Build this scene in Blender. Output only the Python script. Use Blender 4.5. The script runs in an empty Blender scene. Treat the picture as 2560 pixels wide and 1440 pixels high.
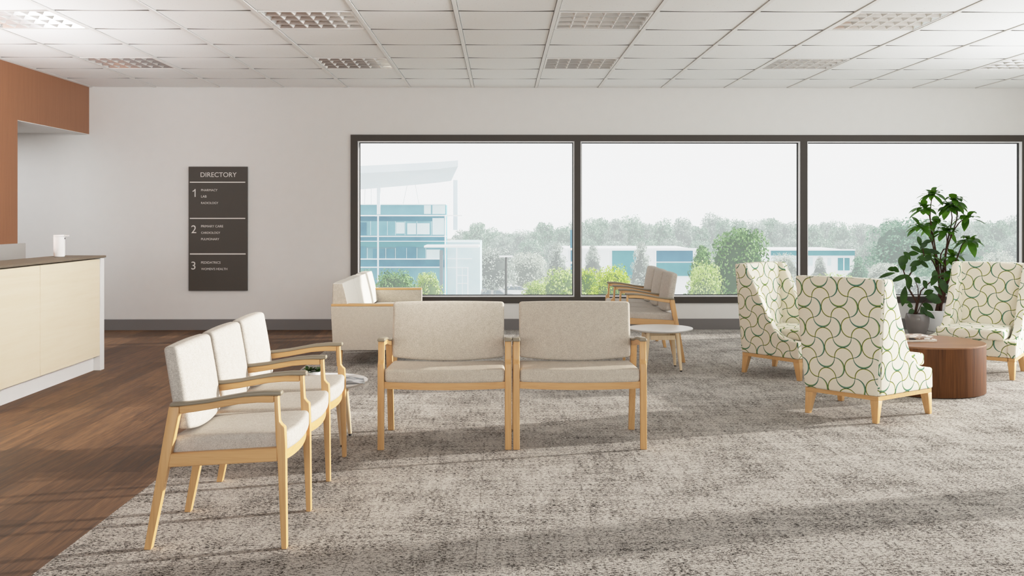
import bpy, bmesh, math, random
from mathutils import Vector, Matrix
random.seed(11)
PI = math.pi
scene = bpy.context.scene
COL = scene.collection

# ------------------------------------------------------------------ camera
F, HC, YAW = 2549.0, 1.35, 0.0106          # focal length in px of a 2560 frame, eye height, yaw
cam_d = bpy.data.cameras.new('camera')
cam = bpy.data.objects.new('camera', cam_d)
COL.objects.link(cam)
cam.location = (0, 0, HC)
cam.rotation_euler = (PI / 2, 0, -YAW)
cam_d.sensor_width = 36
cam_d.lens = F * 36 / 2560
cam_d.shift_y = -180 / 2560
cam_d.clip_end = 600
scene.camera = cam
scene.view_settings.view_transform = 'Standard'
scene.view_settings.look = 'None'
scene.view_settings.exposure = 0
scene.view_settings.gamma = 1
# photographic shoulder: linear in the mid-tones, highlights rolled off
scene.view_settings.use_curve_mapping = True
cm_ = scene.view_settings.curve_mapping
cm_.white_level = (3, 3, 3)
crv = cm_.curves[3]
KNEE = 0.32
shoulder = lambda x: x if x < KNEE else KNEE + (1 - KNEE) * (1 - math.exp(-(x - KNEE) / (1 - KNEE)))
for xx in (0.32, 0.5, 0.75, 1.0, 1.4, 1.9, 2.4):
    crv.points.new(xx / 3, shoulder(xx))
crv.points[0].location = (0, 0)
crv.points[len(crv.points) - 1].location = (1, shoulder(3.0))
for p_ in crv.points:
    p_.handle_type = 'AUTO_CLAMPED'
cm_.update()
try:
    scene.cycles.use_adaptive_sampling = True
    scene.cycles.adaptive_threshold = 0.03
    scene.cycles.max_bounces = 7
    scene.cycles.diffuse_bounces = 4
    scene.cycles.glossy_bounces = 5
    scene.cycles.transparent_max_bounces = 10
    scene.cycles.sample_clamp_indirect = 8
    scene.cycles.caustics_reflective = False
    scene.cycles.caustics_refractive = False
except Exception:
    pass

sn, cs = math.sin(YAW), math.cos(YAW)


def at(u, v, Y):
    """the point of the survey photo's pixel (u, v) on the plane y = Y"""
    a = (u - 1280) / F
    d = (sn + cs * a, cs - sn * a, (540 - v) / F)
    t = Y / d[1]
    return Vector((d[0] * t, Y, HC + d[2] * t))


# ------------------------------------------------------------------ mesh builder
class MB:
    def __init__(s):
        s.bm = bmesh.new()

    def box(s, x0, x1, y0, y1, z0, z1):
        b = s.bm
        v = [b.verts.new(p) for p in ((x0, y0, z0), (x1, y0, z0), (x1, y1, z0), (x0, y1, z0),
                                      (x0, y0, z1), (x1, y0, z1), (x1, y1, z1), (x0, y1, z1))]
        for f in ((3, 2, 1, 0), (4, 5, 6, 7), (0, 1, 5, 4), (1, 2, 6, 5), (2, 3, 7, 6), (3, 0, 4, 7)):
            b.faces.new([v[i] for i in f])
        return s

    def hexa(s, pts):
        """8 points: bottom ring of 4, top ring of 4"""
        b = s.bm
        v = [b.verts.new(p) for p in pts]
        for f in ((3, 2, 1, 0), (4, 5, 6, 7), (0, 1, 5, 4), (1, 2, 6, 5), (2, 3, 7, 6), (3, 0, 4, 7)):
            b.faces.new([v[i] for i in f])
        return s

    def prism(s, poly, a0, a1, put):
        """polygon of (p, q) swept from a0 to a1; put(p, q, a) gives the point"""
        b = s.bm
        A = [b.verts.new(put(p, q, a0)) for p, q in poly]
        B = [b.verts.new(put(p, q, a1)) for p, q in poly]
        n = len(poly)
        b.faces.new(A[::-1])
        b.faces.new(B)
        for i in range(n):
            j = (i + 1) % n
            b.faces.new((A[i], A[j], B[j], B[i]))
        return s

    def strip(s, top, bot, a0, a1, put):
        """a band between two equally long 2-D polylines, swept from a0 to a1 (quads only)"""
        b = s.bm
        n = len(top)
        R = []
        for a in (a0, a1):
            R.append(([b.verts.new(put(p, q, a)) for p, q in top], [b.verts.new(put(p, q, a)) for p, q in bot]))
        (T0, B0), (T1, B1) = R
        for i in range(n - 1):
            b.faces.new((T0[i], T0[i + 1], T1[i + 1], T1[i]))
            b.faces.new((B0[i], B1[i], B1[i + 1], B0[i + 1]))
            b.faces.new((T0[i], B0[i], B0[i + 1], T0[i + 1]))
            b.faces.new((T1[i], T1[i + 1], B1[i + 1], B1[i]))
        b.faces.new((T0[0], T1[0], B1[0], B0[0]))
        b.faces.new((T0[-1], B0[-1], B1[-1], T1[-1]))
        return s

    def tube(s, path, rad, n=8, cap=True):
        b = s.bm
        P = [Vector(p) for p in path]
        if not hasattr(rad, '__len__'):
            rad = [rad] * len(P)
        rings = []
        up = Vector((0.31, 0.17, 0.93)).normalized()
        for i, p in enumerate(P):
            t = (P[min(i + 1, len(P) - 1)] - P[max(i - 1, 0)]).normalized()
            x = t.cross(up)
            if x.length < 1e-3:
                x = t.cross(Vector((1, 0, 0)))
            x.normalize()
            y = t.cross(x)
            rings.append([b.verts.new(p + (x * math.cos(2 * PI * k / n) + y * math.sin(2 * PI * k / n)) * rad[i]) for k in range(n)])
        for r0, r1 in zip(rings, rings[1:]):
            for k in range(n):
                b.faces.new((r0[k], r0[(k + 1) % n], r1[(k + 1) % n], r1[k]))
        if cap:
            b.faces.new(rings[0][::-1])
            b.faces.new(rings[-1])
        return s

    def lathe(s, prof, n=48, c=(0, 0)):
        b = s.bm
        rings = []
        for r, z in prof:
            if r < 1e-6:
                rings.append([b.verts.new((c[0], c[1], z))])
            else:
                rings.append([b.verts.new((c[0] + r * math.cos(2 * PI * k / n), c[1] + r * math.sin(2 * PI * k / n), z)) for k in range(n)])
        for r0, r1 in zip(rings, rings[1:]):
            for k in range(n):
                a, c1 = k, (k + 1) % n
                if len(r0) == 1 and len(r1) == 1:
                    continue
                if len(r0) == 1:
                    b.faces.new((r0[0], r1[c1], r1[a]))
                elif len(r1) == 1:
                    b.faces.new((r0[a], r0[c1], r1[0]))
                else:
                    b.faces.new((r0[a], r0[c1], r1[c1], r1[a]))
        return s

    def cushion(s, hx, hy, hz, r, deform=None, n=10):
        """rounded box of half sizes hx, hy, hz, edge radius r"""
        b = s.bm

        def ticks(h):
            inner = h - r
            e = [-h + r * (1 - math.cos(PI / 2 * k / 4)) for k in range(4)]
            m = [-inner + 2 * inner * k / n for k in range(n + 1)]
            return e + m + [-q for q in e[::-1]]
        H3 = (hx, hy, hz)
        T = [ticks(h) for h in H3]
        cache = {}

        def vert(p):
            k = tuple(round(q, 6) for q in p)
            if k not in cache:
                inn = Vector([max(-(H3[i] - r), min(H3[i] - r, p[i])) for i in range(3)])
                d = Vector(p) - inn
                q = inn + d.normalized() * r if d.length > 1e-9 else inn
                if deform:
                    q = Vector(deform(q))
                cache[k] = b.verts.new(q)
            return cache[k]
        for ax in range(3):
            u, w = (ax + 1) % 3, (ax + 2) % 3
            for sg in (-1, 1):
                for i in range(len(T[u]) - 1):
                    for j in range(len(T[w]) - 1):
                        ps = []
                        for du, dw in ((0, 0), (1, 0), (1, 1), (0, 1)):
                            p = [0, 0, 0]
                            p[ax] = sg * H3[ax]
                            p[u] = T[u][i + du]
                            p[w] = T[w][j + dw]
                            ps.append(vert(p))
                        if sg < 0:
                            ps.reverse()
                        try:
                            b.faces.new(ps)
                        except ValueError:
                            pass
        return s

    def bevel(s, w, seg=2, ang=30):
        bmesh.ops.recalc_face_normals(s.bm, faces=s.bm.faces)
        es = [e for e in s.bm.edges if len(e.link_faces) == 2 and e.calc_face_angle(0) > math.radians(ang)]
        bmesh.ops.bevel(s.bm, geom=es, offset=w, segments=seg, profile=0.5, affect='EDGES', clamp_overlap=True)
        return s

    def xf(s, m):
        bmesh.ops.transform(s.bm, matrix=m, verts=s.bm.verts)
        return s

    def build(s, name, mat, parent=None, smooth=40, recalc=True, boxuv=None):
        if recalc:
            bmesh.ops.recalc_face_normals(s.bm, faces=s.bm.faces)
        me = bpy.data.meshes.new(name)
        if boxuv:
            uvl = s.bm.loops.layers.uv.new('UVMap')
            ox, oz = boxuv
            for f in s.bm.faces:
                nn = f.normal
                ax = max(range(3), key=lambda i: abs(nn[i]) * (0.8 if i == 2 else 1))
                for l in f.loops:
                    c = l.vert.co
                    l[uvl].uv = ((c.y + ox, c.z + oz), (c.x + ox * 2, c.z + oz), (c.y + ox, c.x))[ax]
        s.bm.to_mesh(me)
        s.bm.free()
        if smooth:
            me.polygons.foreach_set('use_smooth', [True] * len(me.polygons))
            me.set_sharp_from_angle(angle=math.radians(smooth))
        for m in (mat if isinstance(mat, (list, tuple)) else [mat]):
            me.materials.append(m)
        o = bpy.data.objects.new(name, me)
        COL.objects.link(o)
        if parent:
            o.parent = parent
        return o


def tag(o, label, cat, group=None, kind=None):
    o['label'] = label
    o['category'] = cat
    if group:
        o['group'] = group
    if kind:
        o['kind'] = kind
    return o


def thing(name, label, cat, loc=(0, 0, 0), rz=0, group=None):
    o = bpy.data.objects.new(name, None)
    COL.objects.link(o)
    o.location = loc
    o.rotation_euler = (0, 0, rz)
    o.empty_display_size = 0.1
    return tag(o, label, cat, group)


def struct(o, label=None):
    o['kind'] = 'structure'
    if label:
        o['label'] = label
    return o


def copy_tree(o, parent=None):
    c = o.copy()
    COL.objects.link(c)
    c.parent = parent
    for ch in list(o.children):
        copy_tree(ch, c)
    return c


# ------------------------------------------------------------------ materials
def lin(r, g, b):
    f = lambda c: (c / 255 / 12.92) if c / 255 <= 0.04045 else ((c / 255 + 0.055) / 1.055) ** 2.4
    return (f(r), f(g), f(b), 1)


class NT:
    def __init__(s, name):
        s.m = bpy.data.materials.new(name)
        s.m.use_nodes = True
        s.t = s.m.node_tree
        s.t.nodes.clear()
        s.out = s.n('ShaderNodeOutputMaterial')

    def n(s, typ, **kw):
        x = s.t.nodes.new(typ)
        for k, v in kw.items():
            setattr(x, k, v)
        return x

    def l(s, a, b):
        s.t.links.new(a, b)

    def math(s, op, a, b=None, c=None, clamp=False):
        x = s.n('ShaderNodeMath', operation=op)
        x.use_clamp = clamp
        for i, q in enumerate((a, b, c)):
            if q is None:
                continue
            if isinstance(q, (int, float)):
                x.inputs[i].default_value = q
            else:
                s.l(q, x.inputs[i])
        return x.outputs[0]

    def mix(s, fac, a, b, typ='MIX'):
        x = s.n('ShaderNodeMix', data_type='RGBA', blend_type=typ)
        for sock, q in ((x.inputs[0], fac), (x.inputs[6], a), (x.inputs[7], b)):
            if isinstance(q, (int, float)):
                sock.default_value = q
            elif isinstance(q, tuple):
                sock.default_value = q
            else:
                s.l(q, sock)
        return x.outputs[2]

    def coord(s, scale=(1, 1, 1), which='Object', rot=(0, 0, 0), loc=(0, 0, 0)):
        tc = s.n('ShaderNodeTexCoord')
        mp = s.n('ShaderNodeMapping')
        mp.inputs['Scale'].default_value = scale
        mp.inputs['Rotation'].default_value = rot
        mp.inputs['Location'].default_value = loc
        s.l(tc.outputs[which], mp.inputs[0])
        return mp.outputs[0]

    def noise(s, vec, scale, detail=3, rough=0.5, dist=0.0):
        x = s.n('ShaderNodeTexNoise')
        x.inputs['Scale'].default_value = scale
        x.inputs['Detail'].default_value = detail
        x.inputs['Roughness'].default_value = rough
        x.inputs['Distortion'].default_value = dist
        s.l(vec, x.inputs['Vector'])
        return x.outputs['Fac']

    def ramp(s, fac, stops, interp='LINEAR'):
        x = s.n('ShaderNodeValToRGB')
        x.color_ramp.interpolation = interp
        el = x.color_ramp.elements
        while len(el) < len(stops):
            el.new(0.5)
        for e, (p, c) in zip(el, stops):
            e.position = p
            e.color = c
        s.l(fac, x.inputs[0])
        return x.outputs[0]

    def step(s, val, lo, hi):
        x = s.n('ShaderNodeMapRange')
        x.inputs[1].default_value = lo
        x.inputs[2].default_value = hi
        s.l(val, x.inputs[0])
        return x.outputs[0]

    def pbsdf(s, color, rough=0.5, metal=0.0, spec=0.5, bump=None, bstr=0.2, bdist=0.002, emis=None, coat=0):
        p = s.n('ShaderNodeBsdfPrincipled')
        if isinstance(color, tuple):
            p.inputs['Base Color'].default_value = color
        else:
            s.l(color, p.inputs['Base Color'])
        if isinstance(rough, (int, float)):
            p.inputs['Roughness'].default_value = rough
        else:
            s.l(rough, p.inputs['Roughness'])
        p.inputs['Metallic'].default_value = metal
        p.inputs['Specular IOR Level'].default_value = spec
        p.inputs['Coat Weight'].default_value = coat
        if bump is not None:
            b = s.n('ShaderNodeBump')
            b.inputs['Strength'].default_value = bstr
            b.inputs['Distance'].default_value = bdist
            s.l(bump, b.inputs['Height'])
            s.l(b.outputs[0], p.inputs['Normal'])
        s.l(p.outputs[0], s.out.inputs[0])
        return s.m


def plain(name, rgb, rough=0.5, metal=0.0, spec=0.5, coat=0):
    t = NT(name)
    n = t.noise(t.coord(), 9, 2)
    c = t.mix(t.step(n, 0.3, 0.7), lin(*[q * 0.995 for q in rgb]), lin(*[min(255, q * 1.003) for q in rgb]))
    return t.pbsdf(c, rough, metal, spec, coat=coat)


def wood(name, light, dark, axis='z', freq=55, rough=0.42, spec=0.35, amt=1.0):
    t = NT(name)
    k = 0.045
    sc = {'x': (k, 1, 1), 'y': (1, k, 1), 'z': (1, 1, k)}[axis]
    v = t.coord(sc)
    n1 = t.noise(v, freq, 4, 0.6, 0.4)
    n2 = t.noise(v, freq * 4, 2, 0.6)
    n3 = t.noise(t.coord(), 3.0, 2, 0.5)
    f = t.math('ADD', t.math('MULTIPLY', n1, 0.6), t.math('MULTIPLY', n2, 0.25))
    f = t.math('ADD', f, t.math('MULTIPLY', n3, 0.15))
    c = t.ramp(t.step(f, 0.5 - 0.22 / amt, 0.5 + 0.22 / amt), [(0, lin(*dark)), (0.55, lin(*[(a * 2 + b) / 3 for a, b in zip(light, dark)])), (1, lin(*light))])
    return t.pbsdf(c, rough, 0, spec, bump=n2, bstr=0.05)


def fabric(name, light, dark, scale=420, spread=0.16, bstr=0.25, rough=0.9):
    t = NT(name)
    v1 = t.coord((1, 1, 0.45))
    v2 = t.coord((0.5, 0.5, 1))
    a = t.noise(v1, scale, 3, 0.7)
    b = t.noise(v2, scale * 0.8, 2, 0.6)
    c0 = t.noise(t.coord(), 40, 3, 0.6)
    f = t.math('ADD', t.math('MULTIPLY', a, 0.5), t.math('MULTIPLY', b, 0.35))
    f = t.math('ADD', f, t.math('MULTIPLY', c0, 0.15))
    c = t.ramp(t.step(f, 0.5 - spread, 0.5 + spread), [(0, lin(*dark)), (0.4, lin(*[(p + q) / 2 for p, q in zip(light, dark)])), (1, lin(*light))])
    m = t.pbsdf(c, rough, 0, 0.15, bump=f, bstr=bstr, bdist=0.001)
    return m


M = {}
M['wall'] = plain('wall_paint', (229, 228, 225), 0.75, spec=0.2)
M['white'] = plain('white_satin', (238, 236, 233), 0.4)
M['trim_white'] = plain('white_bead', (240, 240, 240), 0.4)
M['black'] = plain('black_rubber', (22, 21, 20), 0.6)
M['frame'] = plain('bronze_aluminium', (70, 64, 58), 0.5, spec=0.25)
M['baseboard'] = plain('grey_vinyl', (120, 116, 114), 0.6, spec=0.3)
M['cap'] = plain('taupe_armcap', (143, 132, 112), 0.45, spec=0.45)
M['maple_z'] = wood('maple_upright', (222, 178, 124), (198, 148, 94), 'z')
M['maple_x'] = wood('maple_lengthwise', (222, 178, 124), (198, 148, 94), 'x')
M['maple_y'] = wood('maple_crosswise', (220, 176, 122), (196, 146, 92), 'y')
M['ash_z'] = wood('pale_ash', (235, 212, 176), (220, 192, 150), 'z')
M['heather'] = fabric('heathered_oatmeal', (219, 213, 204), (158, 149, 138))
M['heather_dk'] = fabric('heathered_flax', (222, 213, 200), (166, 156, 141), 380)
M['cream'] = fabric('cream_weave', (240, 236, 227), (222, 216, 204), 300, 0.2)
M['walnut_z'] = wood('walnut_side', (112, 70, 38), (50, 29, 15), 'z', 26, 0.5, 0.12)
M['walnut_x'] = wood('walnut_top', (142, 99, 63), (88, 55, 31), 'x', 22, 0.4, 0.35)  # paler than the side: the lit look of the top is in the colour
M['copper_wood'] = wood('copper_laminate', (164, 113, 80), (144, 96, 66), 'z', 30, 0.5, 0.3, 0.7)
M['birch'] = wood('birch_laminate', (240, 224, 198), (230, 209, 178), 'y', 16, 0.5, 0.3, 0.8)
M['counter'] = fabric('taupe_counter', (128, 115, 98), (108, 96, 80), 200, 0.2, 0.02, 0.5)
M['screen'] = plain('smoked_screen', (150, 146, 143), 0.25)
M['white_gloss'] = plain('white_glazed', (244, 242, 240), 0.25)
M['sign'] = plain('charcoal_panel', (74, 69, 63), 0.5, spec=0.3)
M['letter'] = plain('pale_lettering', (222, 218, 212), 0.5)
M['pot_grey'] = plain('grey_glaze', (120, 114, 111), 0.15, spec=0.5)
M['pot_white'] = plain('white_glaze', (238, 238, 238), 0.3)
M['soil'] = fabric('potting_soil', (62, 44, 32), (26, 18, 13), 120, 0.2, 0.6)
M['bark'] = fabric('brown_bark', (92, 66, 52), (42, 29, 23), 90, 0.2, 0.6)
M['paper'] = fabric('paper_edges', (238, 232, 222), (206, 198, 186), 200, 0.2, 0.05)


def leaf_mat(name, c1, c2, rough=0.35, trans=0.25):
    t = NT(name)
    f = t.noise(t.coord(), 9, 3)
    c = t.mix(t.step(f, 0.35, 0.65), lin(*c1), lin(*c2))
    p = t.n('ShaderNodeBsdfPrincipled')
    t.l(c, p.inputs['Base Color'])
    p.inputs['Roughness'].default_value = rough
    p.inputs['Specular IOR Level'].default_value = 0.22
    tr = t.n('ShaderNodeBsdfTranslucent')
    t.l(t.mix(0.5, c, lin(120, 170, 40)), tr.inputs[0])
    mx = t.n('ShaderNodeMixShader')
    mx.inputs[0].default_value = trans
    t.l(p.outputs[0], mx.inputs[1])
    t.l(tr.outputs[0], mx.inputs[2])
    t.l(mx.outputs[0], t.out.inputs[0])
    return t.m


M['leaf_tall'] = leaf_mat('umbrella_leaf', (40, 80, 16), (78, 126, 30), 0.45, 0.35)
M['leaf_rubber'] = leaf_mat('rubber_leaf', (20, 40, 16), (42, 74, 26), 0.38, 0.15)


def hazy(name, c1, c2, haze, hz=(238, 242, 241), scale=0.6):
    """diffuse colour with a pale glow mixed in to imitate bright misty air"""
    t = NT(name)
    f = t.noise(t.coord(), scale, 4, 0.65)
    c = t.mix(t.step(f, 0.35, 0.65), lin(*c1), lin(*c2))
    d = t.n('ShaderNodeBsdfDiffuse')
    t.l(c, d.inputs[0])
    e = t.n('ShaderNodeEmission')  # pale emission painted in as distance haze, not a light source
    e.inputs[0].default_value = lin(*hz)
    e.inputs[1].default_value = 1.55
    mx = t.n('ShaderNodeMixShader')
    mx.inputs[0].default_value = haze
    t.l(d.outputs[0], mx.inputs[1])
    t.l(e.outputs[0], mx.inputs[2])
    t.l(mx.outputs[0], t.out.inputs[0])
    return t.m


def carpet_mat():
    t = NT('heathered_carpet')
    fine = t.noise(t.coord((1, 1.0, 1)), 150, 3, 0.65)
    fl = t.noise(t.coord((0.62, 1.15, 1)), 88, 3, 0.65)
    lx = t.noise(t.coord((0.22, 1, 1)), 22, 3, 0.6)
    ly = t.noise(t.coord((1, 0.16, 1), loc=(3, 7, 0)), 20, 3, 0.6)
    big = t.noise(t.coord(), 2.6, 3, 0.6)
    f = t.math('ADD', t.math('MULTIPLY', fine, 0.42), t.math('MULTIPLY', fl, 0.58))
    m = t.math('ADD', t.math('MULTIPLY', lx, 0.36), t.math('MULTIPLY', ly, 0.30))
    m = t.math('ADD', m, t.math('MULTIPLY', big, 0.34))
    f = t.math('ADD', f, t.math('MULTIPLY', t.math('SUBTRACT', m, 0.5), 0.42))
    c = t.ramp(f, [(0.385, lin(26, 23, 20)), (0.44, lin(90, 84, 78)), (0.485, lin(162, 155, 147)), (0.56, lin(200, 195, 187))])
    # seams between the carpet planks
    tc = t.n('ShaderNodeTexCoord')
    sp = t.n('ShaderNodeSeparateXYZ')
    t.l(tc.outputs['Object'], sp.inputs[0])
    px = t.math('PINGPONG', t.math('ADD', sp.outputs[0], 40.1), 0.25)
    seam = t.step(px, 0.0035, 0.0015)
    c = t.mix(t.math('MULTIPLY', t.math('MULTIPLY', seam, 0.6), t.step(t.noise(t.coord(), 7, 2), 0.42, 0.62)), c, lin(70, 60, 52))
    wv = t.noise(t.coord(), 240, 2, 0.5)
    h = t.math('ADD', t.math('MULTIPLY', f, 0.7), t.math('MULTIPLY', wv, 0.5))
    return t.pbsdf(c, 0.95, 0, 0.1, bump=h, bstr=0.5, bdist=0.004)


def plank_mat():
    t = NT('dark_oak_planks')
    br = t.n('ShaderNodeTexBrick')
    br.offset = 0.37
    br.inputs['Color1'].default_value = (0, 0, 0, 1)
    br.inputs['Color2'].default_value = (1, 1, 1, 1)
    br.inputs['Mortar'].default_value = (0.5, 0.5, 0.5, 1)
    br.inputs['Scale'].default_value = 1
    br.inputs['Mortar Size'].default_value = 0.0016
    br.inputs['Brick Width'].default_value = 1.35
    br.inputs['Row Height'].default_value = 0.19
    rot = t.coord(rot=(0, 0, PI / 2))
    t.l(rot, br.inputs['Vector'])
    gr = t.noise(t.coord((1, 0.06, 1)), 34, 5, 0.65, 0.6)
    gr2 = t.noise(t.coord((1, 0.04, 1)), 150, 2, 0.6)
    f = t.math('ADD', t.math('MULTIPLY', gr, 0.55), t.math('MULTIPLY', gr2, 0.25))
    bw = t.n('ShaderNodeRGBToBW')
    t.l(br.outputs['Color'], bw.inputs[0])
    f = t.math('ADD', f, t.math('MULTIPLY', bw.outputs[0], 0.12))
    c = t.ramp(t.step(f, 0.26, 0.66), [(0, lin(40, 27, 17)), (0.45, lin(88, 62, 42)), (1, lin(134, 100, 71))])
    c = t.mix(t.math('MULTIPLY', br.outputs['Fac'], 0.6), c, lin(40, 28, 20))
    return t.pbsdf(c, t.math('ADD', t.math('MULTIPLY', gr, 0.25), 0.42), 0, 0.18, bump=gr2, bstr=0.08)


def tile_mat():
    t = NT('mineral_tile')
    v = t.coord()
    n = t.noise(v, 75, 2, 0.6)
    pits = t.step(n, 0.70, 0.74)
    g = t.noise(v, 220, 2)
    c = t.mix(t.step(g, 0.3, 0.7), lin(241, 242, 241), lin(245, 246, 245))
    c = t.mix(t.math('MULTIPLY', pits, 0.7), c, lin(150, 140, 128))
    return t.pbsdf(c, 0.9, 0, 0.1)


def ogee_mat():
    """cream cloth with interlocking arcs in green and lime"""
    t = NT('cream_ogee_print')
    uv = t.n('ShaderNodeUVMap')
    mp = t.n('ShaderNodeMapping')
    mp.inputs['Scale'].default_value = (1 / 0.135, 1 / 0.135, 1)
    mp.inputs['Rotation'].default_value = (0, 0, math.radians(4))
    t.l(uv.outputs[0], mp.inputs[0])
    sp = t.n('ShaderNodeSeparateXYZ')
    t.l(mp.outputs[0], sp.inputs[0])
    X = t.math('ADD', sp.outputs[0], 100)
    Y = t.math('ADD', sp.outputs[1], 100)
    a, b = t.math('FRACT', X), t.math('FRACT', Y)
    par = t.math('MODULO', t.math('ADD', t.math('FLOOR', X), t.math('FLOOR', Y)), 2.0)
    odd = t.math('GREATER_THAN', par, 0.5)
    ev = t.math('SUBTRACT', 1.0, odd)
    p = t.math('ADD', t.math('MULTIPLY', a, ev), t.math('MULTIPLY', b, odd))
    q = t.math('ADD', t.math('MULTIPLY', b, ev), t.math('MULTIPLY', a, odd))
    dp = t.math('SUBTRACT', p, 0.5)
    dp2 = t.math('MULTIPLY', dp, dp)

    def arc(off):
        dq = t.math('SUBTRACT', q, off)
        return t.math('SUBTRACT', t.math('SQRT', t.math('ADD', dp2, t.math('MULTIPLY', dq, dq))), 0.497)
    d0, d1 = arc(0.0), arc(1.0)      # negative inside the circle

    def band(d, lo, hi, soft=0.006):
        return t.math('MULTIPLY', t.step(d, lo - soft, lo + soft), t.step(d, hi + soft, hi - soft))
    mid = t.math('SUBTRACT', 1.0, t.math('MULTIPLY', dp2, 3.2))
    base_n = t.noise(t.coord(), 300, 2)
    base = t.mix(t.step(base_n, 0.3, 0.7), lin(234, 226, 208), lin(240, 233, 216))
    c = base
    # slim arcs: dark olive with a lime inner edge
    c = t.mix(band(d0, -0.038, -0.008), c, lin(182, 184, 60))
    c = t.mix(band(d0, -0.017, 0.014), c, lin(66, 80, 52))
    # heavy arcs: sea green fading to olive, widest at the middle
    wdt = t.math('MULTIPLY', mid, -0.072)
    hv = t.math('MULTIPLY', t.step(t.math('SUBTRACT', d1, wdt), -0.006, 0.006), t.step(d1, 0.006, -0.006))
    tone = t.noise(uv.outputs[0], 5.0, 1)
    c = t.mix(hv, c, t.mix(t.step(tone, 0.42, 0.58), lin(104, 148, 122), lin(136, 156, 76)))
    c = t.mix(band(d1, -0.018, 0.014), c, lin(50, 92, 78))
    return t.pbsdf(c, 0.9, 0, 0.12, bump=base_n, bstr=0.06, bdist=0.001)


def mirror_mat():
    t = NT('specular_louvre')
    n = t.noise(t.coord((1, 12, 1)), 18, 2)
    c = t.mix(n, lin(236, 236, 236), lin(246, 246, 246))
    return t.pbsdf(c, 0.16, 0.72)


def glass_mat():
    t = NT('clear_glazing')
    n = t.noise(t.coord(), 0.4, 1)
    tr = t.n('ShaderNodeBsdfTransparent')
    gl = t.n('ShaderNodeBsdfGlossy')
    gl.inputs['Roughness'].default_value = 0.02
    mx = t.n('ShaderNodeMixShader')
    t.l(t.math('MULTIPLY', n, 0.0025), mx.inputs[0])
    t.l(tr.outputs[0], mx.inputs[1])
    t.l(gl.outputs[0], mx.inputs[2])
    t.l(mx.outputs[0], t.out.inputs[0])
    return t.m


M['carpet'] = carpet_mat()
M['planks'] = plank_mat()
M['tile'] = tile_mat()
M['ogee'] = ogee_mat()
M['mirror'] = mirror_mat()
M['glass'] = glass_mat()
M['tbar'] = plain('white_grid', (236, 235, 232), 0.5)
M['reveal'] = plain('painted_shade_reveal', (112, 108, 104), 0.9)  # grey paint standing in for the shade in the tile grooves
M['plenum'] = plain('dark_plenum', (60, 57, 54), 0.9)

# ------------------------------------------------------------------ room shell
YW = 12.116          # face of the back wall
XB = -1.765          # wood / carpet joint
XL = -4.875          # face of the copper wood wall
XR = 6.42
ZC = 2.879
CELL = 0.7507
GX = -0.337

struct(MB().box(XB, XR, -3.0, YW + 0.1, -0.12, 0).build('floor_carpet', M['carpet'], smooth=0), 'oatmeal heathered carpet with dark flecks')
struct(MB().box(-7.2, XB, -3.0, YW + 0.1, -0.12, 0).build('floor_wood', M['planks'], smooth=0), 'dark brown oak plank floor')

# back wall around the window opening
w0 = at(877, 337, YW)
w1 = at(2572, 758, YW)
WX0, WX1 = w0.x, w1.x
WZ1, WZ0 = w0.z, at(1280, 758, YW).z
mb = MB()
mb.box(-7.2, WX0, YW, YW + 0.22, 0, 3.0)
mb.box(WX1, XR + 0.2, YW, YW + 0.22, 0, 3.0)
mb.box(WX0, WX1, YW, YW + 0.22, 0, WZ0)
mb.box(WX0, WX1, YW, YW + 0.22, WZ1, 3.0)
struct(mb.build('wall_back', M['wall'], smooth=0), 'off-white back wall')
mb = MB()
mb.prism([(0, 0), (0.014, 0), (0.014, 0.122), (0.008, 0.128), (0, 0.128)], -7.2, XR, lambda p, q, a: (a, YW - p, q))
struct(mb.build('baseboard_back', M['baseboard'], smooth=0), 'grey baseboard along the back wall')

# copper wood wall on the left, with the opening to the passage beside the back wall
YO, ZO = 10.33, 2.318
mb = MB()
mb.box(XL - 0.16, XL, -3.0, YO, 0, ZC)
mb.box(XL - 0.16, XL, YO, YW, ZO, ZC)
struct(mb.build('wall_left', M['copper_wood'], smooth=0), 'copper brown wood-panelled wall and bulkhead')
mb = MB()
mb.box(-7.2, XL - 0.16, 5.0, YW, ZO + 0.01, ZO + 0.1)
mb.box(XL - 0.16, XL - 0.002, YO + 0.002, YW, ZO - 0.006, ZO)
struct(mb.build('ceiling_passage', M['wall'], smooth=0), 'white ceiling of the passage behind the wood wall')
struct(MB().box(-7.35, -7.2, 5.0, YW + 0.2, 0, 3.0).build('wall_passage', M['wall'], smooth=0), 'off-white wall at the end of the passage')

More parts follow.
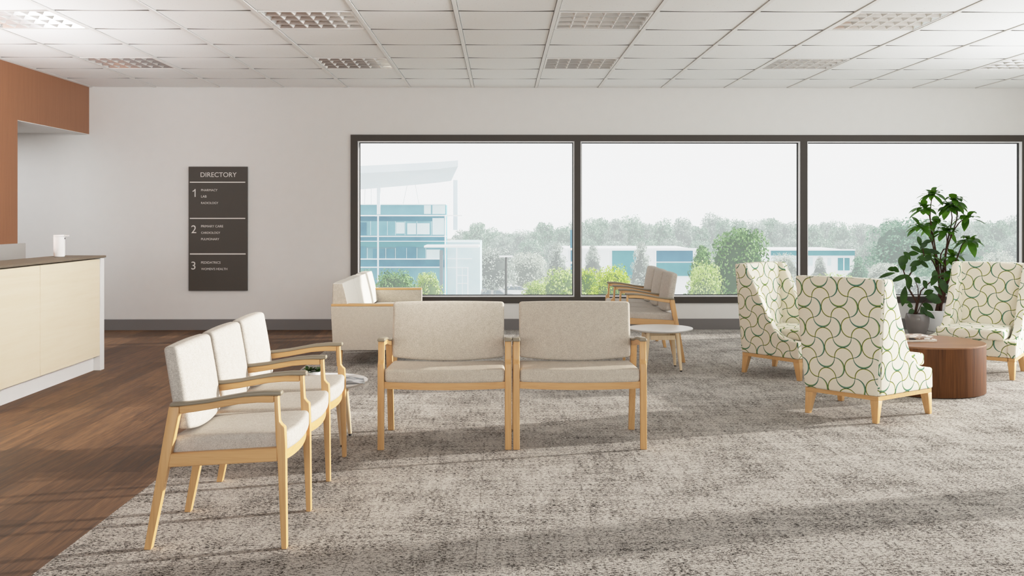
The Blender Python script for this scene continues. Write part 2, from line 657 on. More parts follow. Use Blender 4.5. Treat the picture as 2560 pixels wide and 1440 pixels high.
# suspended ceiling
lights_near = [-4.0905, -1.8384, 0.4137, 2.6658]
lights_far = [-4.0905, -1.8384, 0.4137, 2.6658, 4.9179]
mb = MB()
bars = MB()
for k in range(0, 7):
    y1 = YW - CELL * k
    y0 = y1 - CELL
    imax = 8
    for i in range(-7, imax + 1):
        x0 = GX + CELL * i
        x1 = x0 + CELL
        if x1 < XL + 0.01:
            continue
        hole = (k == 5 and any(abs(x0 - q) < 0.1 for q in lights_near)) or (k == 2 and any(abs(x0 - q) < 0.1 for q in lights_far))
        xa, xb = max(x0, XL), min(x1, XR)
        if not hole:
            # tile with a softly dropped rim
            b = mb.bm
            nx = 6
            g = 0.020
            rows = []
            for j, (yy, rim) in enumerate(((y0 + 0.014, 1), (y0 + 0.03, 0), ((y0 + y1) / 2, -1), (y1 - 0.04, 0), (y1 - 0.020, 2))):
                row = []
                for q in range(nx + 1):
                    tq = q / nx
                    xx = xa + g + (xb - xa - 2 * g) * tq
                    sag = 0.0050 * (1 - (2 * tq - 1) ** 2) * (1 if rim == 2 else 0.4 if rim <= 0 else 0)
                    row.append(b.verts.new((xx, yy, ZC - sag + (0.001 if rim == 2 else 0.0) - (0.001 if rim == -1 else 0))))
                rows.append(row)
            for r0, r1 in zip(rows, rows[1:]):
                for q in range(nx):
                    b.faces.new((r0[q], r1[q], r1[q + 1], r0[q + 1]))
            for q in range(nx):      # upstands at front and rear edge, coloured dark to imitate groove shade
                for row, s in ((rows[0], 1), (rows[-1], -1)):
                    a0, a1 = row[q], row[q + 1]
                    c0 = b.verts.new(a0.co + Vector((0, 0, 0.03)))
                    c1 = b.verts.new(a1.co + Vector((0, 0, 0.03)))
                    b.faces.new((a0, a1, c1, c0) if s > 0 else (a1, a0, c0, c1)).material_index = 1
    # cross tee at the rear edge of each row
    xe = XR
    bars.box(XL, xe, y1 - 0.014, y1 + 0.010, ZC + 0.012, ZC + 0.02)
for i in range(-6, 10):
    x = GX + CELL * i
    if XL < x < XR + 0.02:
        ylo = YW - CELL * 7
        bars.box(x - 0.016, x + 0.016, ylo, YW, ZC - 0.007, ZC + 0.02)
bars.box(XL, XR, YW - 0.012, YW, ZC - 0.006, ZC + 0.02)
bars.box(XL, XL + 0.012, YW - CELL * 7, YW, ZC - 0.006, ZC + 0.02)
ceil_tiles = mb.build('ceiling', [M['tile'], M['reveal']], smooth=25, recalc=False)
struct(ceil_tiles, 'white suspended tile ceiling')
bars.build('ceiling_grid', M['tbar'], ceil_tiles, smooth=0)
mb = MB()
mb.box(XL - 0.16, XR + 0.2, YW - CELL * 4, YW + 0.2, ZC + 0.12, ZC + 0.2)
mb.box(XL - 0.16, XR + 0.2, YW - CELL * 7, YW - CELL * 4, ZC + 0.12, ZC + 0.2)
struct(mb.build('ceiling_deck', M['plenum'], smooth=0), 'dark deck above the suspended ceiling')


mb = MB()
mb.box(XL - 0.16, XR + 0.2, 4.9, YW - CELL * 7 - 0.001, ZC - 0.004, ZC + 0.2)
mb.box(XL - 0.16, XR + 0.2, -3.0, 4.9, ZC - 0.004, ZC + 0.2)
mbr = MB()
mbr.box(XR, XR + 0.2, -3.0, 4.4, 0, 3.0)
mbr.box(XR, XR + 0.2, 9.9, YW, 0, 3.0)
struct(mbr.build('wall_right', M['wall'], smooth=0), 'off-white wall on the right, out of the picture')
struct(mb.build('ceiling_front', M['wall'], smooth=0), 'white ceiling over the front of the room')
struct(MB().box(-7.2, XR + 0.2, -3.2, -3.0, 0, 3.0).build('wall_front', M['wall'], smooth=0), 'off-white front wall')

# ------------------------------------------------------------------ louvred ceiling lights
def make_ceiling_light():
    root = thing('ceiling_light', 'louvred ceiling light in the tiles', 'ceiling light', (0, 0, ZC))
    c = CELL
    g = 0.02
    fr = MB()
    fr.box(g, g + 0.016, g, c - g * 0.6, -0.004, 0.02)
    fr.box(c - g - 0.016, c - g, g, c - g * 0.6, -0.004, 0.02)
    fr.box(g + 0.016, c - g - 0.016, g, g + 0.016, -0.004, 0.02)
    fr.box(g + 0.016, c - g - 0.016, c - g * 0.6 - 0.016, c - g * 0.6, -0.004, 0.02)
    fr.build('frame', M['white'], root, smooth=0)
    hs = MB()
    hs.box(g, c - g, g, c - g * 0.6, 0.085, 0.09)
    hs.box(g, g + 0.004, g, c - g * 0.6, 0.02, 0.085)
    hs.box(c - g - 0.004, c - g, g, c - g * 0.6, 0.02, 0.085)
    hs.box(g + 0.004, c - g - 0.004, g, g + 0.004, 0.02, 0.085)
    hs.box(g + 0.004, c - g - 0.004, c - g * 0.6 - 0.004, c - g * 0.6, 0.02, 0.085)
    hs.build('housing', M['white'], root, smooth=0)
    lo, hi = g + 0.016, c - g - 0.016
    ylo, yhi = lo, c - g * 0.6 - 0.016
    dy = (yhi - ylo) / 4
    lv = MB()
    cb = MB()
    # long wedges: mirrored faces lean towards the room, so they show the floor
    for j in range(1, 5):
        y = ylo + dy * j
        prof = [(y - 0.004, 0.0), (y - 0.021, 0.020), (y - 0.050, 0.042), (y, 0.042), (y, 0.0)]
        lv.prism(prof, lo, hi, lambda p, q, a: (a, p, q))
    for s in range(1, 6):
        x = lo + (hi - lo) * s / 6
        for j in range(4):
            prof = [(x - 0.004, 0.0), (x - 0.026, 0.042), (x + 0.026, 0.042), (x + 0.004, 0.0)]
            cb.prism(prof, ylo + dy * j + 0.001, ylo + dy * (j + 1) - 0.030, lambda p, q, a: (p, a, q))
    cb.build('cross_blade_grid', M['white'], root, smooth=20)
    lv.build('louvre', M['mirror'], root, smooth=20)
    # end reflectors
    MB().prism([(lo, 0.0), (lo, 0.05), (lo + 0.034, 0.05)], ylo, yhi, lambda p, q, a: (p, a, q)).build('end_reflector', M['mirror'], root, smooth=0)
    MB().prism([(hi, 0.0), (hi - 0.034, 0.05), (hi, 0.05)], ylo, yhi, lambda p, q, a: (p, a, q)).build('end_reflector', M['mirror'], root, smooth=0)
    for j in range(4):
        yy = ylo + dy * (j + 0.4)
        MB().tube([(lo + 0.03, yy, 0.066), (hi - 0.03, yy, 0.066)], 0.010, 8).build('lamp_tube', M['white_gloss'], root)
    return root


cl0 = make_ceiling_light()
near_lab = ['louvred ceiling light in the nearer row, at its left end, above the desk',
            'louvred ceiling light in the nearer row, second from its left end, brown reflections',
            'louvred ceiling light in the nearer row, third from its left end, above the middle window',
            'louvred ceiling light in the nearer row, at its right end']
far_lab = ['louvred ceiling light in the farther row, beside the wood bulkhead',
           'louvred ceiling light in the farther row, second from its left end, brown reflections',
           'louvred ceiling light in the farther row, in its middle, grey reflections',
           'louvred ceiling light in the farther row, second from its right end',
           'louvred ceiling light in the farther row, at its right end, cut by the frame']
first = True
for row, xs, labs in ((5, lights_near, near_lab), (2, lights_far, far_lab)):
    for x, lab in zip(xs, labs):
        o = cl0 if first else copy_tree(cl0)
        first = False
        o.location = (x, YW - CELL * (row + 1), ZC)
        tag(o, lab, 'ceiling light', 'louvred lights in the tile ceiling')

# ------------------------------------------------------------------ window
win = bpy.data.objects.new('window_1', None)
COL.objects.link(win)
win.location = (WX0, YW, WZ0)
struct(win, 'wide three-pane window with dark bronze frame')
W, Hh = WX1 - WX0, WZ1 - WZ0
fw = 0.082
yf, yb = -0.018, 0.10
m1 = at(1443.5, 500, YW).x - WX0
m2 = at(2009, 500, YW).x - WX0
ms = [(0, fw), (m1 - 0.036, m1 + 0.036), (m2 - 0.040, m2 + 0.040), (W - fw, W)]
z0f, z1f = 0.075, Hh - 0.075
mb = MB()
mb.box(0, W, yf, yb, 0, z0f)
mb.box(0, W, yf, yb, z1f, Hh)
for a, b in ms:
    mb.box(a, b, yf, yb, z0f, z1f)
mb.build('window_frame', M['frame'], win, smooth=0)
for (a0, a), (b, b0) in zip(ms, ms[1:]):
    bead = MB()
    gk = MB()
    for (m_, x0, x1, zz0, zz1, ya, yb2, wd) in ((bead, a, b, z0f, z1f, -0.004, 0.075, 0.012), (gk, a + 0.012, b - 0.012, z0f + 0.012, z1f - 0.012, 0.05, 0.085, 0.009)):
        m_.box(x0, x1, ya, yb2, zz0, zz0 + wd)
        m_.box(x0, x1, ya, yb2, zz1 - wd, zz1)
        m_.box(x0, x0 + wd, ya, yb2, zz0 + wd, zz1 - wd)
        m_.box(x1 - wd, x1, ya, yb2, zz0 + wd, zz1 - wd)
    bead.build('glazing_bead', M['trim_white'], win, smooth=0)
    gk.build('gasket', M['black'], win, smooth=0)
    MB().box(a + 0.012, b - 0.012, 0.068, 0.072, z0f + 0.012, z1f - 0.012).build('window_pane', M['glass'], win, smooth=0)

# piers of the glazed right-hand side (outside the picture; they break up the low sun)
for i, (y0, y1) in enumerate(((5.80, 6.16),)):
    struct(MB().box(XR, XR + 0.2, y0, y1, 0, 3.0).build('column_right', M['wall'], smooth=0), 'white pier on the glazed right side')

# ------------------------------------------------------------------ directory sign
S = 3.891


def sp_(zx, zy, dy=0.0):
    return at(440 + zx / S, 390 + zy / S, YW - dy)


p0, p1 = sp_(129, 1309), sp_(700, 105)
sign = thing('directory_sign', 'tall charcoal wall directory sign with pale lettering', 'sign', (p0.x, YW, p0.z))
sw, sh = p1.x - p0.x, p1.z - p0.z
MB().box(0, sw, -0.03, -0.001, 0, sh).bevel(0.002, 1).build('sign_panel', M['sign'], sign, smooth=0)
FY = -0.0305


def rule(zx0, zx1, zy0, zy1):
    a, b = sp_(zx0, zy1), sp_(zx1, zy0)
    MB().box(a.x - p0.x, b.x - p0.x, FY - 0.001, FY, a.z - p0.z, b.z - p0.z).build('divider_line', M['letter'], sign, smooth=0)


rule(142, 680, 251, 261)
rule(142, 680, 602, 612)
rule(143, 684, 946, 958)


def lettering(txt, zx0, zx1, zyb):
    cu = bpy.data.curves.new('lettering', 'FONT')
    cu.body = txt
    cu.size = 0.1
    cu.extrude = 0.0008
    o = bpy.data.objects.new('lettering_src', cu)
    COL.objects.link(o)
    bpy.context.view_layer.update()
    me = bpy.data.meshes.new_from_object(o.evaluated_get(bpy.context.evaluated_depsgraph_get()))
    bpy.data.objects.remove(o)
    xs = [v.co.x for v in me.vertices]
    a, b = sp_(zx0, zyb), sp_(zx1, zyb)
    k = (b.x - a.x) / (max(xs) - min(xs))
    if len(txt) == 1:
        k = (sp_(0, zyb - 76).z - b.z) / max(v.co.y for v in me.vertices)
    x0 = min(xs)
    if txt == '1':          # a figure one with a flag
        hgt = sp_(0, zyb - 76).z - b.z
        q = MB().prism([(0.27, 0), (0.40, 0), (0.40, 1), (0.30, 1), (0.20, 0.86), (0.02, 0.76), (0.02, 0.64), (0.16, 0.70), (0.27, 0.79)], 0, 0.01, lambda p, r_, d: (p, r_, d * 0.08))
        q.bm.to_mesh(me)
        q.bm.free()
        k, x0 = hgt, 0.0
    for v in me.vertices:
        v.co = Vector(((v.co.x - x0) * k + a.x - p0.x, FY - 0.0010 - v.co.z, v.co.y * k + a.z - p0.z))
    me.materials.append(M['letter'])
    ob = bpy.data.objects.new('lettering', me)
    COL.objects.link(ob)
    ob.parent = sign
    ob['label'] = 'pale lettering reading ' + txt


for a in (('DIRECTORY', 247, 596, 205), ('1', 168, 200, 398), ('2', 157, 209, 750), ('3', 157, 210, 1102),
          ('PHARMACY', 252, 411, 343), ('LAB', 252, 305, 405), ('RADIOLOGY', 252, 418, 467),
          ('PRIMARY CARE', 252, 466, 694), ('CARDIOLOGY', 252, 437, 756), ('PULMONARY', 252, 428, 818),
          ('PEDIDATRICS', 252, 440, 1046), ("WOMEN'S HEALTH", 252, 506, 1108)):
    lettering(*a)

# ------------------------------------------------------------------ reception desk
DX, DY1, DY0 = -3.50, 9.03, 5.47
desk = thing('reception_desk', 'pale birch reception desk with white plinth and taupe counter', 'desk', (DX, DY1, 0))
# local: x to the right (front face at 0), y along depth, far end at 0
MB().box(-0.40, 0.0, -0.085, 0.0, 0, 0.985).bevel(0.003, 1).build('end_panel', M['white'], desk, smooth=0)
MB().box(-0.34, -0.062, DY0 - DY1, -0.087, 0, 0.135).build('plinth', M['white'], desk, smooth=0)
yy = -0.09
for w in (1.155, 1.155, 1.155):
    MB().box(-0.34, -0.004, yy - w + 0.006, yy, 0.132, 0.975).bevel(0.002, 1).build('front_panel', M['birch'], desk, smooth=0)
    yy -= w
mb = MB()
mb.box(-0.395, 0.012, DY0 - DY1, 0.012, 0.985, 1.003)
mb.bevel(0.002, 1).build('counter', M['counter'], desk, smooth=0)
MB().box(-0.95, -0.345, DY0 - DY1, -0.087, 0.70, 0.73).build('work_surface', M['white'], desk, smooth=0)
MB().box(-0.93, -0.90, DY0 - DY1 + 0.3, -0.5, 0, 0.70).build('inner_panel', M['white'], desk, smooth=0)
scr = thing('privacy_screen', 'grey smoked screen standing behind the counter of the desk', 'screen', (-3.95, 8.5, 0.731))
MB().box(-0.006, 0.006, -2.0, 0.0, 0.0, 0.395).bevel(0.002, 1).build('screen_panel', M['screen'], scr, smooth=0)
for q in (-0.3, -1.6):
    MB().box(-0.03, 0.03, q - 0.02, q + 0.02, 0.0, 0.03).build('foot', M['black'], scr, smooth=0)
# dispenser
dp_ = thing('soap_dispenser', 'small white pump dispenser standing on the reception counter', 'dispenser', (-3.735, 8.66, 1.0035))
r = 0.046
MB().lathe([(0, 0), (r * 0.8, 0), (r * 0.94, 0.005), (r, 0.018), (r, 0.172), (0, 0.172)], 32).build('bottle', M['white_gloss'], dp_)
mb = MB()
mb.lathe([(0, 0.1735), (r, 0.1735), (r, 0.184), (r * 0.96, 0.187), (0, 0.187)], 32)
mb.box(0.02, 0.078, -0.014, 0.014, 0.175, 0.186)
mb.build('pump_head', M['white_gloss'], dp_)
MB().box(0.0455, 0.0475, -0.006, 0.006, 0.150, 0.164).build('nozzle', M['black'], dp_, smooth=0)


# ------------------------------------------------------------------ guest seating
def Lp(zx, zy):
    u, v = 340 + zx / 3.272, 960 + zy / 3.272
    return ((u - 1253) / 615 + 1.16, 1.35 - (v - 540) / 615)


FRONT_LEG = [Lp(*q) for q in ((1136, 90), (1170, 90), (1182, 300), (1200, 326), (1226, 347), (1232, 520), (1240, 1342), (1196, 1342), (1165, 625), (1150, 440))]
REAR_LEG = [Lp(*q) for q in ((80, 1342), (138, 1342), (278, 672), (368, 235), (367, 178), (283, 178))]
ARM_T = [Lp(*q) for q in ((366, 176), (480, 164), (600, 148), (740, 122), (850, 103), (1000, 90), (1136, 90))]
ARM_B = [Lp(*q) for q in ((370, 235), (480, 222), (600, 203), (740, 178), (850, 158), (1000, 146), (1136, 146))]
CAP_T = [Lp(*q) for q in ((288, 150), (430, 140), (600, 120), (740, 94), (900, 66), (1050, 53), (1200, 52))]
CAP_B = [Lp(*q) for q in ((288, 180), (430, 170), (600, 150), (740, 124), (900, 100), (1050, 91), (1200, 91))]
RAIL = [Lp(*q) for q in ((295, 562), (1160, 515), (1165, 625), (275, 672))]
TH = 0.019


def make_seating(root, n, pitch, seat_m, back_m):
    """n upholstered seats between n + 1 maple arm frames; faces +x, frames stand at y = 0, pitch ..."""
    put = lambda p, q, a: (p, a, q)
    w = n * pitch
    for k in range(n + 1):
        y = k * pitch - w / 2
        MB().prism(FRONT_LEG, y - TH, y + TH, put).bevel(0.005, 2).build('leg', M['maple_z'], root)
        MB().prism(REAR_LEG, y - TH, y + TH, put).bevel(0.004, 2).build('leg', M['maple_z'], root)
        arm = MB().strip(ARM_T, ARM_B, y - TH + 0.001, y + TH - 0.001, put).bevel(0.003, 1).build('armrest', M['maple_x'], root)
        MB().strip(CAP_T, CAP_B, y - TH - 0.003, y + TH + 0.003, put).bevel(0.007, 3).build('arm_cap', M['cap'], arm)
        MB().prism(RAIL, y - TH + 0.002, y + TH - 0.002, put).bevel(0.003, 1).build('side_rail', M['maple_x'], root)
    for k in range(n):
        yc = (k + 0.5) * pitch - w / 2
        hw = pitch / 2 - TH
        # front rail, slightly bowed
        m = MB()
        b = m.bm
        N = 12
        rings = []
        for i in range(N + 1):
            s = -1 + 2 * i / N
            bow = 0.02 * (1 - s * s)
            y = yc + s * hw
            rings.append([b.verts.new(p) for p in ((0.245 + bow, y, 0.352 - bow * 0.3), (0.272 + bow, y, 0.352 - bow * 0.3), (0.272 + bow, y, 0.392 - bow * 0.2), (0.245 + bow, y, 0.392 - bow * 0.2))])
        for r0, r1 in zip(rings, rings[1:]):
            for q in range(4):
                b.faces.new((r0[q], r0[(q + 1) % 4], r1[(q + 1) % 4], r1[q]))
        b.faces.new(rings[0])
        b.faces.new(rings[-1][::-1])
        m.build('front_rail', M['maple_y'], root, smooth=30)
        MB().box(-0.165, -0.140, yc - hw, yc + hw, 0.345, 0.385).build('rear_rail', M['maple_y'], root, smooth=0)
        # seat
        hx, hy, hz = 0.238, hw - 0.001, 0.040

        def dseat(p, yc=yc, hx=hx, hy=hy):
            s = p.y / hy
            fx = (p.x + hx) / (2 * hx)
            x = p.x + 0.046 + 0.02 * (1 - s * s) * fx
            z = p.z + 0.420 + 0.018 * (fx - 0.5)
            if p.z > 0:
                z += 0.012 * (1 - s ** 4) * math.sin(PI * min(1, max(0, fx)) ** 0.7) - 0.010 * (1 - s * s) * (1 - fx)
            z -= 0.004 * (1 - s * s) * fx
            return (x, yc + p.y, z)
        MB().cushion(hx, hy, hz, 0.020, dseat).build('seat', seat_m, root, smooth=80)
        # back
        bx, by, bz = 0.030, hw - 0.004, 0.167

        def dback(p, yc=yc, by=by, bz=bz):
            s = p.y / by
            zn = (p.z + bz) / (2 * bz)
            zz = p.z + 0.648
            zz -= 0.024 * (1 - s * s) * (1 - zn)
            zz += 0.005 * (1 - s * s) * zn
            crown = 0.022 * (1 - s * s) * math.sin(PI * zn) + 0.006 * (1 - s * s)
            x = p.x - 0.160 - 0.055 * (zn - 0.4) + (crown if p.x > 0 else -crown * 0.2)
            return (x, yc + p.y, zz)
        MB().cushion(bx, by, bz, 0.018, dback).build('backrest', back_m, root, smooth=80)
    return root


bench_a = thing('three_seat_bench', 'three-seat upholstered bench with maple arms standing on the joint of carpet and wood floor', 'bench', (-1.16, 4.941, 0))
make_seating(bench_a, 3, 0.5255, M['heather'], M['heather'])
bench_b = copy_tree(bench_a)
bench_b.location = (1.412, 10.19, 0)
bench_b.rotation_euler = (0, 0, PI)
tag(bench_b, 'three-seat upholstered bench with maple arms near the window, behind the round side table', 'bench')
bench_b.scale = (1.0, 1.02, 1.0)
chair_a = thing('wide_armchair', 'wide oatmeal armchair of the central pair, nearer the reception desk', 'chair', (-0.3265, 6.17, 0), -PI / 2, 'pair of wide armchairs')
make_seating(chair_a, 1, 0.735, M['heather_dk'], M['heather_dk'])
chair_b = copy_tree(chair_a)
chair_b.location = (0.4555, 6.17, 0)
tag(chair_b, 'wide oatmeal armchair of the central pair, nearer the patterned armchairs', 'chair', 'pair of wide armchairs')

# ------------------------------------------------------------------ sofa
sofa = thing('sofa', 'oatmeal box-arm sofa with cream channelled back and maple arm tops', 'sofa', (-1.525, 9.13, 0))
SL, SD = 2.13, 0.655
for y0 in (0, SL - 0.10):
    arm = MB().hexa([(0.02, y0, 0.15), (SD, y0, 0.15), (SD, y0 + 0.10, 0.15), (0.02, y0 + 0.10, 0.15),
                     (0.0, y0, 0.542), (SD, y0, 0.542), (SD, y0 + 0.10, 0.542), (0.0, y0 + 0.10, 0.542)]).bevel(0.006, 2).build('arm', M['heather_dk'], sofa)
    MB().box(0.004, SD - 0.003, y0 + 0.002, y0 + 0.098, 0.5425, 0.562).bevel(0.002, 1).build('arm_top', M['maple_x'], arm, smooth=0)
MB().box(0.03, SD - 0.02, 0.101, SL - 0.101, 0.15, 0.30).bevel(0.006, 2).build('base', M['heather_dk'], sofa)
MB().hexa([(0.03, 0.101, 0.30), (0.09, 0.101, 0.30), (0.09, SL - 0.101, 0.30), (0.03, SL - 0.101, 0.30),
           (0.03, 0.101, 0.64), (0.06, 0.101, 0.64), (0.06, SL - 0.101, 0.64), (0.03, SL - 0.101, 0.64)]).build('back_frame', M['heather_dk'], sofa)
cw = (SL - 0.06) / 3
for k in range(3):
    yc = 0.03 + cw * (k + 0.5)

    def dsb(p, yc=yc):
        s = p.y / (cw / 2)
        zn = (p.z + 0.16) / 0.32
        fr = max(0.0, p.x) / 0.075
        x = p.x * (1.12 - 0.40 * zn) + 0.088 - 0.02 * zn - 0.02 * fr * zn ** 2 + 0.006 * (1 - s ** 4) * fr
        return (max(0.001, x), yc + p.y, p.z + 0.584 + (0.006 * (1 - s ** 4) if p.z > 0.1 else 0))
    bc = MB().cushion(0.075, cw / 2 - 0.0005, 0.16, 0.010, dsb).build('back_cushion', M['cream'], sofa, smooth=80)
    # the end walls of the back are upholstered in the darker cloth
    if k != 1:
        bc.data.materials.append(M['heather_dk'])
        sgn = -1 if k == 0 else 1
        for f in bc.data.polygons:
            if f.normal.y * sgn > 0.75 or f.normal.x < -0.6:
                f.material_index = 1
for k in range(3):
    yc = 0.101 + (SL - 0.202) / 3 * (k + 0.5)
    MB().cushion(0.25, (SL - 0.202) / 6 - 0.001, 0.055, 0.025, lambda p, yc=yc: (p.x + 0.405, yc + p.y, p.z + 0.357)).build('seat_cushion', M['cream'], sofa, smooth=80)
for x in (0.07, SD - 0.09):
    for y in (0.06, SL - 0.06):
        MB().hexa([(x - 0.02, y - 0.02, 0), (x + 0.02, y - 0.02, 0), (x + 0.02, y + 0.02, 0), (x - 0.02, y + 0.02, 0),
                   (x - 0.028, y - 0.028, 0.15), (x + 0.028, y - 0.028, 0.15), (x + 0.028, y + 0.028, 0.15), (x - 0.028, y + 0.028, 0.15)]).build('leg', M['maple_z'], sofa)


# ------------------------------------------------------------------ round side tables
def make_side_table():
    root = thing('side_table', 'round white side table', 'table')
    R = 0.284
    MB().lathe([(0, 0.344), (R - 0.022, 0.344), (R - 0.003, 0.356), (R, 0.361), (R - 0.002, 0.366), (0, 0.366)], 64).build('tabletop', M['white'], root)
    a, b = 0.125, 0.155
    for sx in (-1, 1):
        for sy in (-1, 1):
            lg = MB().tube([(sx * b, sy * b, 0.012), (sx * (a + 0.02), sy * (a + 0.02), 0.12), (sx * a, sy * a, 0.343)], [0.011, 0.016, 0.019], 14).build('leg', M['ash_z'], root)
            MB().tube([(sx * b, sy * b, 0), (sx * b, sy * b, 0.0115)], [0.010, 0.010], 12).build('foot', M['black'], lg)
    for s in (-1, 1):
        MB().box(-a + 0.017, a - 0.017, s * (a + 0.006) - 0.009, s * (a + 0.006) + 0.009, 0.272, 0.312).bevel(0.003, 1).build('apron', M['ash_z'], root)
        MB().box(s * (a + 0.006) - 0.009, s * (a + 0.006) + 0.009, -a + 0.017, a - 0.017, 0.272, 0.312).bevel(0.003, 1).build('apron', M['ash_z'], root)
    return root


tab_a = make_side_table()
tab_a.location = (1.405, 8.98, 0)
tag(tab_a, 'bare round white side table with ash legs in front of the far bench', 'table', 'round white side tables')
tab_b = copy_tree(tab_a)
tab_b.location = (-1.085, 6.13, 0)
tag(tab_b, 'round white side table holding an open magazine, half hidden behind the near bench', 'table', 'round white side tables')


# open magazine on the hidden table
def page_mat(name, cols, sc=9):
    t = NT(name)
    v = t.coord((1, 1, 1))
    n = t.noise(v, sc, 2, 0.5)
    c = t.ramp(n, [(0.30 + 0.4 * i / max(1, len(cols) - 1), lin(*q)) for i, q in enumerate(cols)], 'CONSTANT')
    return t.pbsdf(c, 0.4, 0, 0.4)


M['page'] = page_mat('printed_page', [(90, 92, 94), (150, 152, 154), (200, 201, 202), (226, 226, 225)], 14)
mag = thing('open_magazine', 'open magazine with grey printed pages lying on the white side table', 'magazine', (-0.955, 6.06, 0.3665), math.radians(10))
for s in (-1, 1):
    m = MB()
    top, bot = [], []
    for i in range(11):
        t_ = i / 10
        x = s * 0.142 * t_
        top.append((x, 0.003 + 0.022 * math.sin(PI * min(1, t_ * 1.15) ** 0.5) * (1 - 0.6 * t_)))
        bot.append((x, 0.0005 + 0.010 * math.sin(PI * t_) * 0.3))
    m.strip(top, bot, -0.10, 0.10, lambda p, q, a: (p, a, q))
    m.build('page_stack', M['page'], mag, smooth=50)
MB().box(-0.012, 0.012, -0.101, 0.101, 0.0, 0.0015).build('spine', M['black'], mag, smooth=0)


def leaf_blade(mb, base, direc, up, L, Wd, droop=0.3, n=6, fold=0.15):
    """one leaf: a curved, folded blade added to the builder"""
    b = mb.bm
    d = Vector(direc).normalized()
    side = d.cross(Vector(up))
    if side.length < 1e-3:
        side = d.cross(Vector((1, 0, 0)))
    side.normalize()
    nrm = side.cross(d).normalized()
    p = Vector(base)
    rows = []
    for i in range(n + 1):
        t_ = i / n
        w = Wd * 0.5 * (math.sin(PI * min(1, t_ ** 1.12)) ** 0.75 if 0 < t_ < 1 else 0.03)
        c = p + d * (L * t_) - Vector((0, 0, 1)) * droop * L * t_ * t_
        rows.append((b.verts.new(c - side * w + nrm * fold * w), b.verts.new(c), b.verts.new(c + side * w + nrm * fold * w)))
    for r0, r1 in zip(rows, rows[1:]):
        b.faces.new((r0[0], r0[1], r1[1], r1[0]))
        b.faces.new((r0[1], r0[2], r1[2], r1[1]))


# little leafy plant beside the magazine
tp = thing('small_succulent', 'small dark green leafy plant on the hidden white side table', 'plant', (-1.155, 6.30, 0.3665))
MB().lathe([(0, 0), (0.034, 0), (0.042, 0.022), (0.040, 0.024), (0.030, 0.020), (0, 0.020)], 24).build('dish', M['pot_white'], tp)
mb = MB()
for i in range(60):
    a = random.uniform(0, 2 * PI)
    e = random.uniform(0.1, 0.9)
    leaf_blade(mb, (random.uniform(-0.045, 0.045), random.uniform(-0.03, 0.03), 0.022 + random.uniform(0, 0.015)), (math.cos(a), math.sin(a), e), (0, 0, 1), random.uniform(0.03, 0.05), 0.022, 0.2, 4)
mb.build('foliage', M['leaf_rubber'], tp, recalc=False)

# ------------------------------------------------------------------ drum coffee table and magazines
DC = (3.303, 7.905)
drum = thing('coffee_table', 'round walnut drum coffee table between the patterned armchairs', 'table', (DC[0], DC[1], 0))
R = 0.432
MB().lathe([(0, 0.004), (R - 0.02, 0.004), (R - 0.002, 0.006), (R, 0.012), (R, 0.3655), (0, 0.3655)], 96).build('drum', M['walnut_z'], drum)
MB().lathe([(0, 0.366), (R, 0.366), (R, 0.374), (R - 0.003, 0.377), (0, 0.377)], 96).build('tabletop', M['walnut_x'], drum)
MB().lathe([(0, 0.0), (R - 0.04, 0.0), (R - 0.04, 0.0038), (0, 0.0038)], 48).build('glide_ring', M['black'], drum)
M['cover1'] = page_mat('cover_print', [(206, 192, 176), (132, 96, 72), (222, 214, 204), (92, 60, 42)], 12)
M['cover2'] = page_mat('cover_print_dark', [(38, 32, 30), (150, 122, 100), (230, 226, 220), (90, 62, 50)], 12)
z = 0.3775
for i, (dx, dy, rz, hx, hy, th, cov, lab) in enumerate((
        (-0.085, 0.055, 4, 0.155, 0.110, 0.016, 'cover2', 'thick magazine at the bottom of the stack on the walnut drum table'),
        (-0.125, 0.050, 9, 0.150, 0.108, 0.012, 'cover2', 'dark-edged magazine in the middle of the stack on the drum table'),
        (-0.105, 0.060, 6, 0.152, 0.108, 0.007, 'cover1', 'brown and white magazine lying on top of the stack on the drum table'))):
    mg = thing('magazine', lab, 'magazine', (DC[0] + dx, DC[1] + dy, z), math.radians(rz), 'magazines on the drum table')
    MB().box(-hx + 0.002, hx - 0.003, -hy + 0.003, hy - 0.003, 0.0012, th - 0.0012).build('pages', M['cover2'] if i == 1 else M['paper'], mg, smooth=0)
    m = MB()
    m.box(-hx, hx, -hy, hy, 0.0, 0.0011)
    m.box(-hx, hx, -hy, hy, th - 0.0011, th)
    m.box(-hx, -hx + 0.0015, -hy, hy, 0.0011, th - 0.0011)
    m.build('cover', M[cov], mg, smooth=0)
    z += th + 0.0004


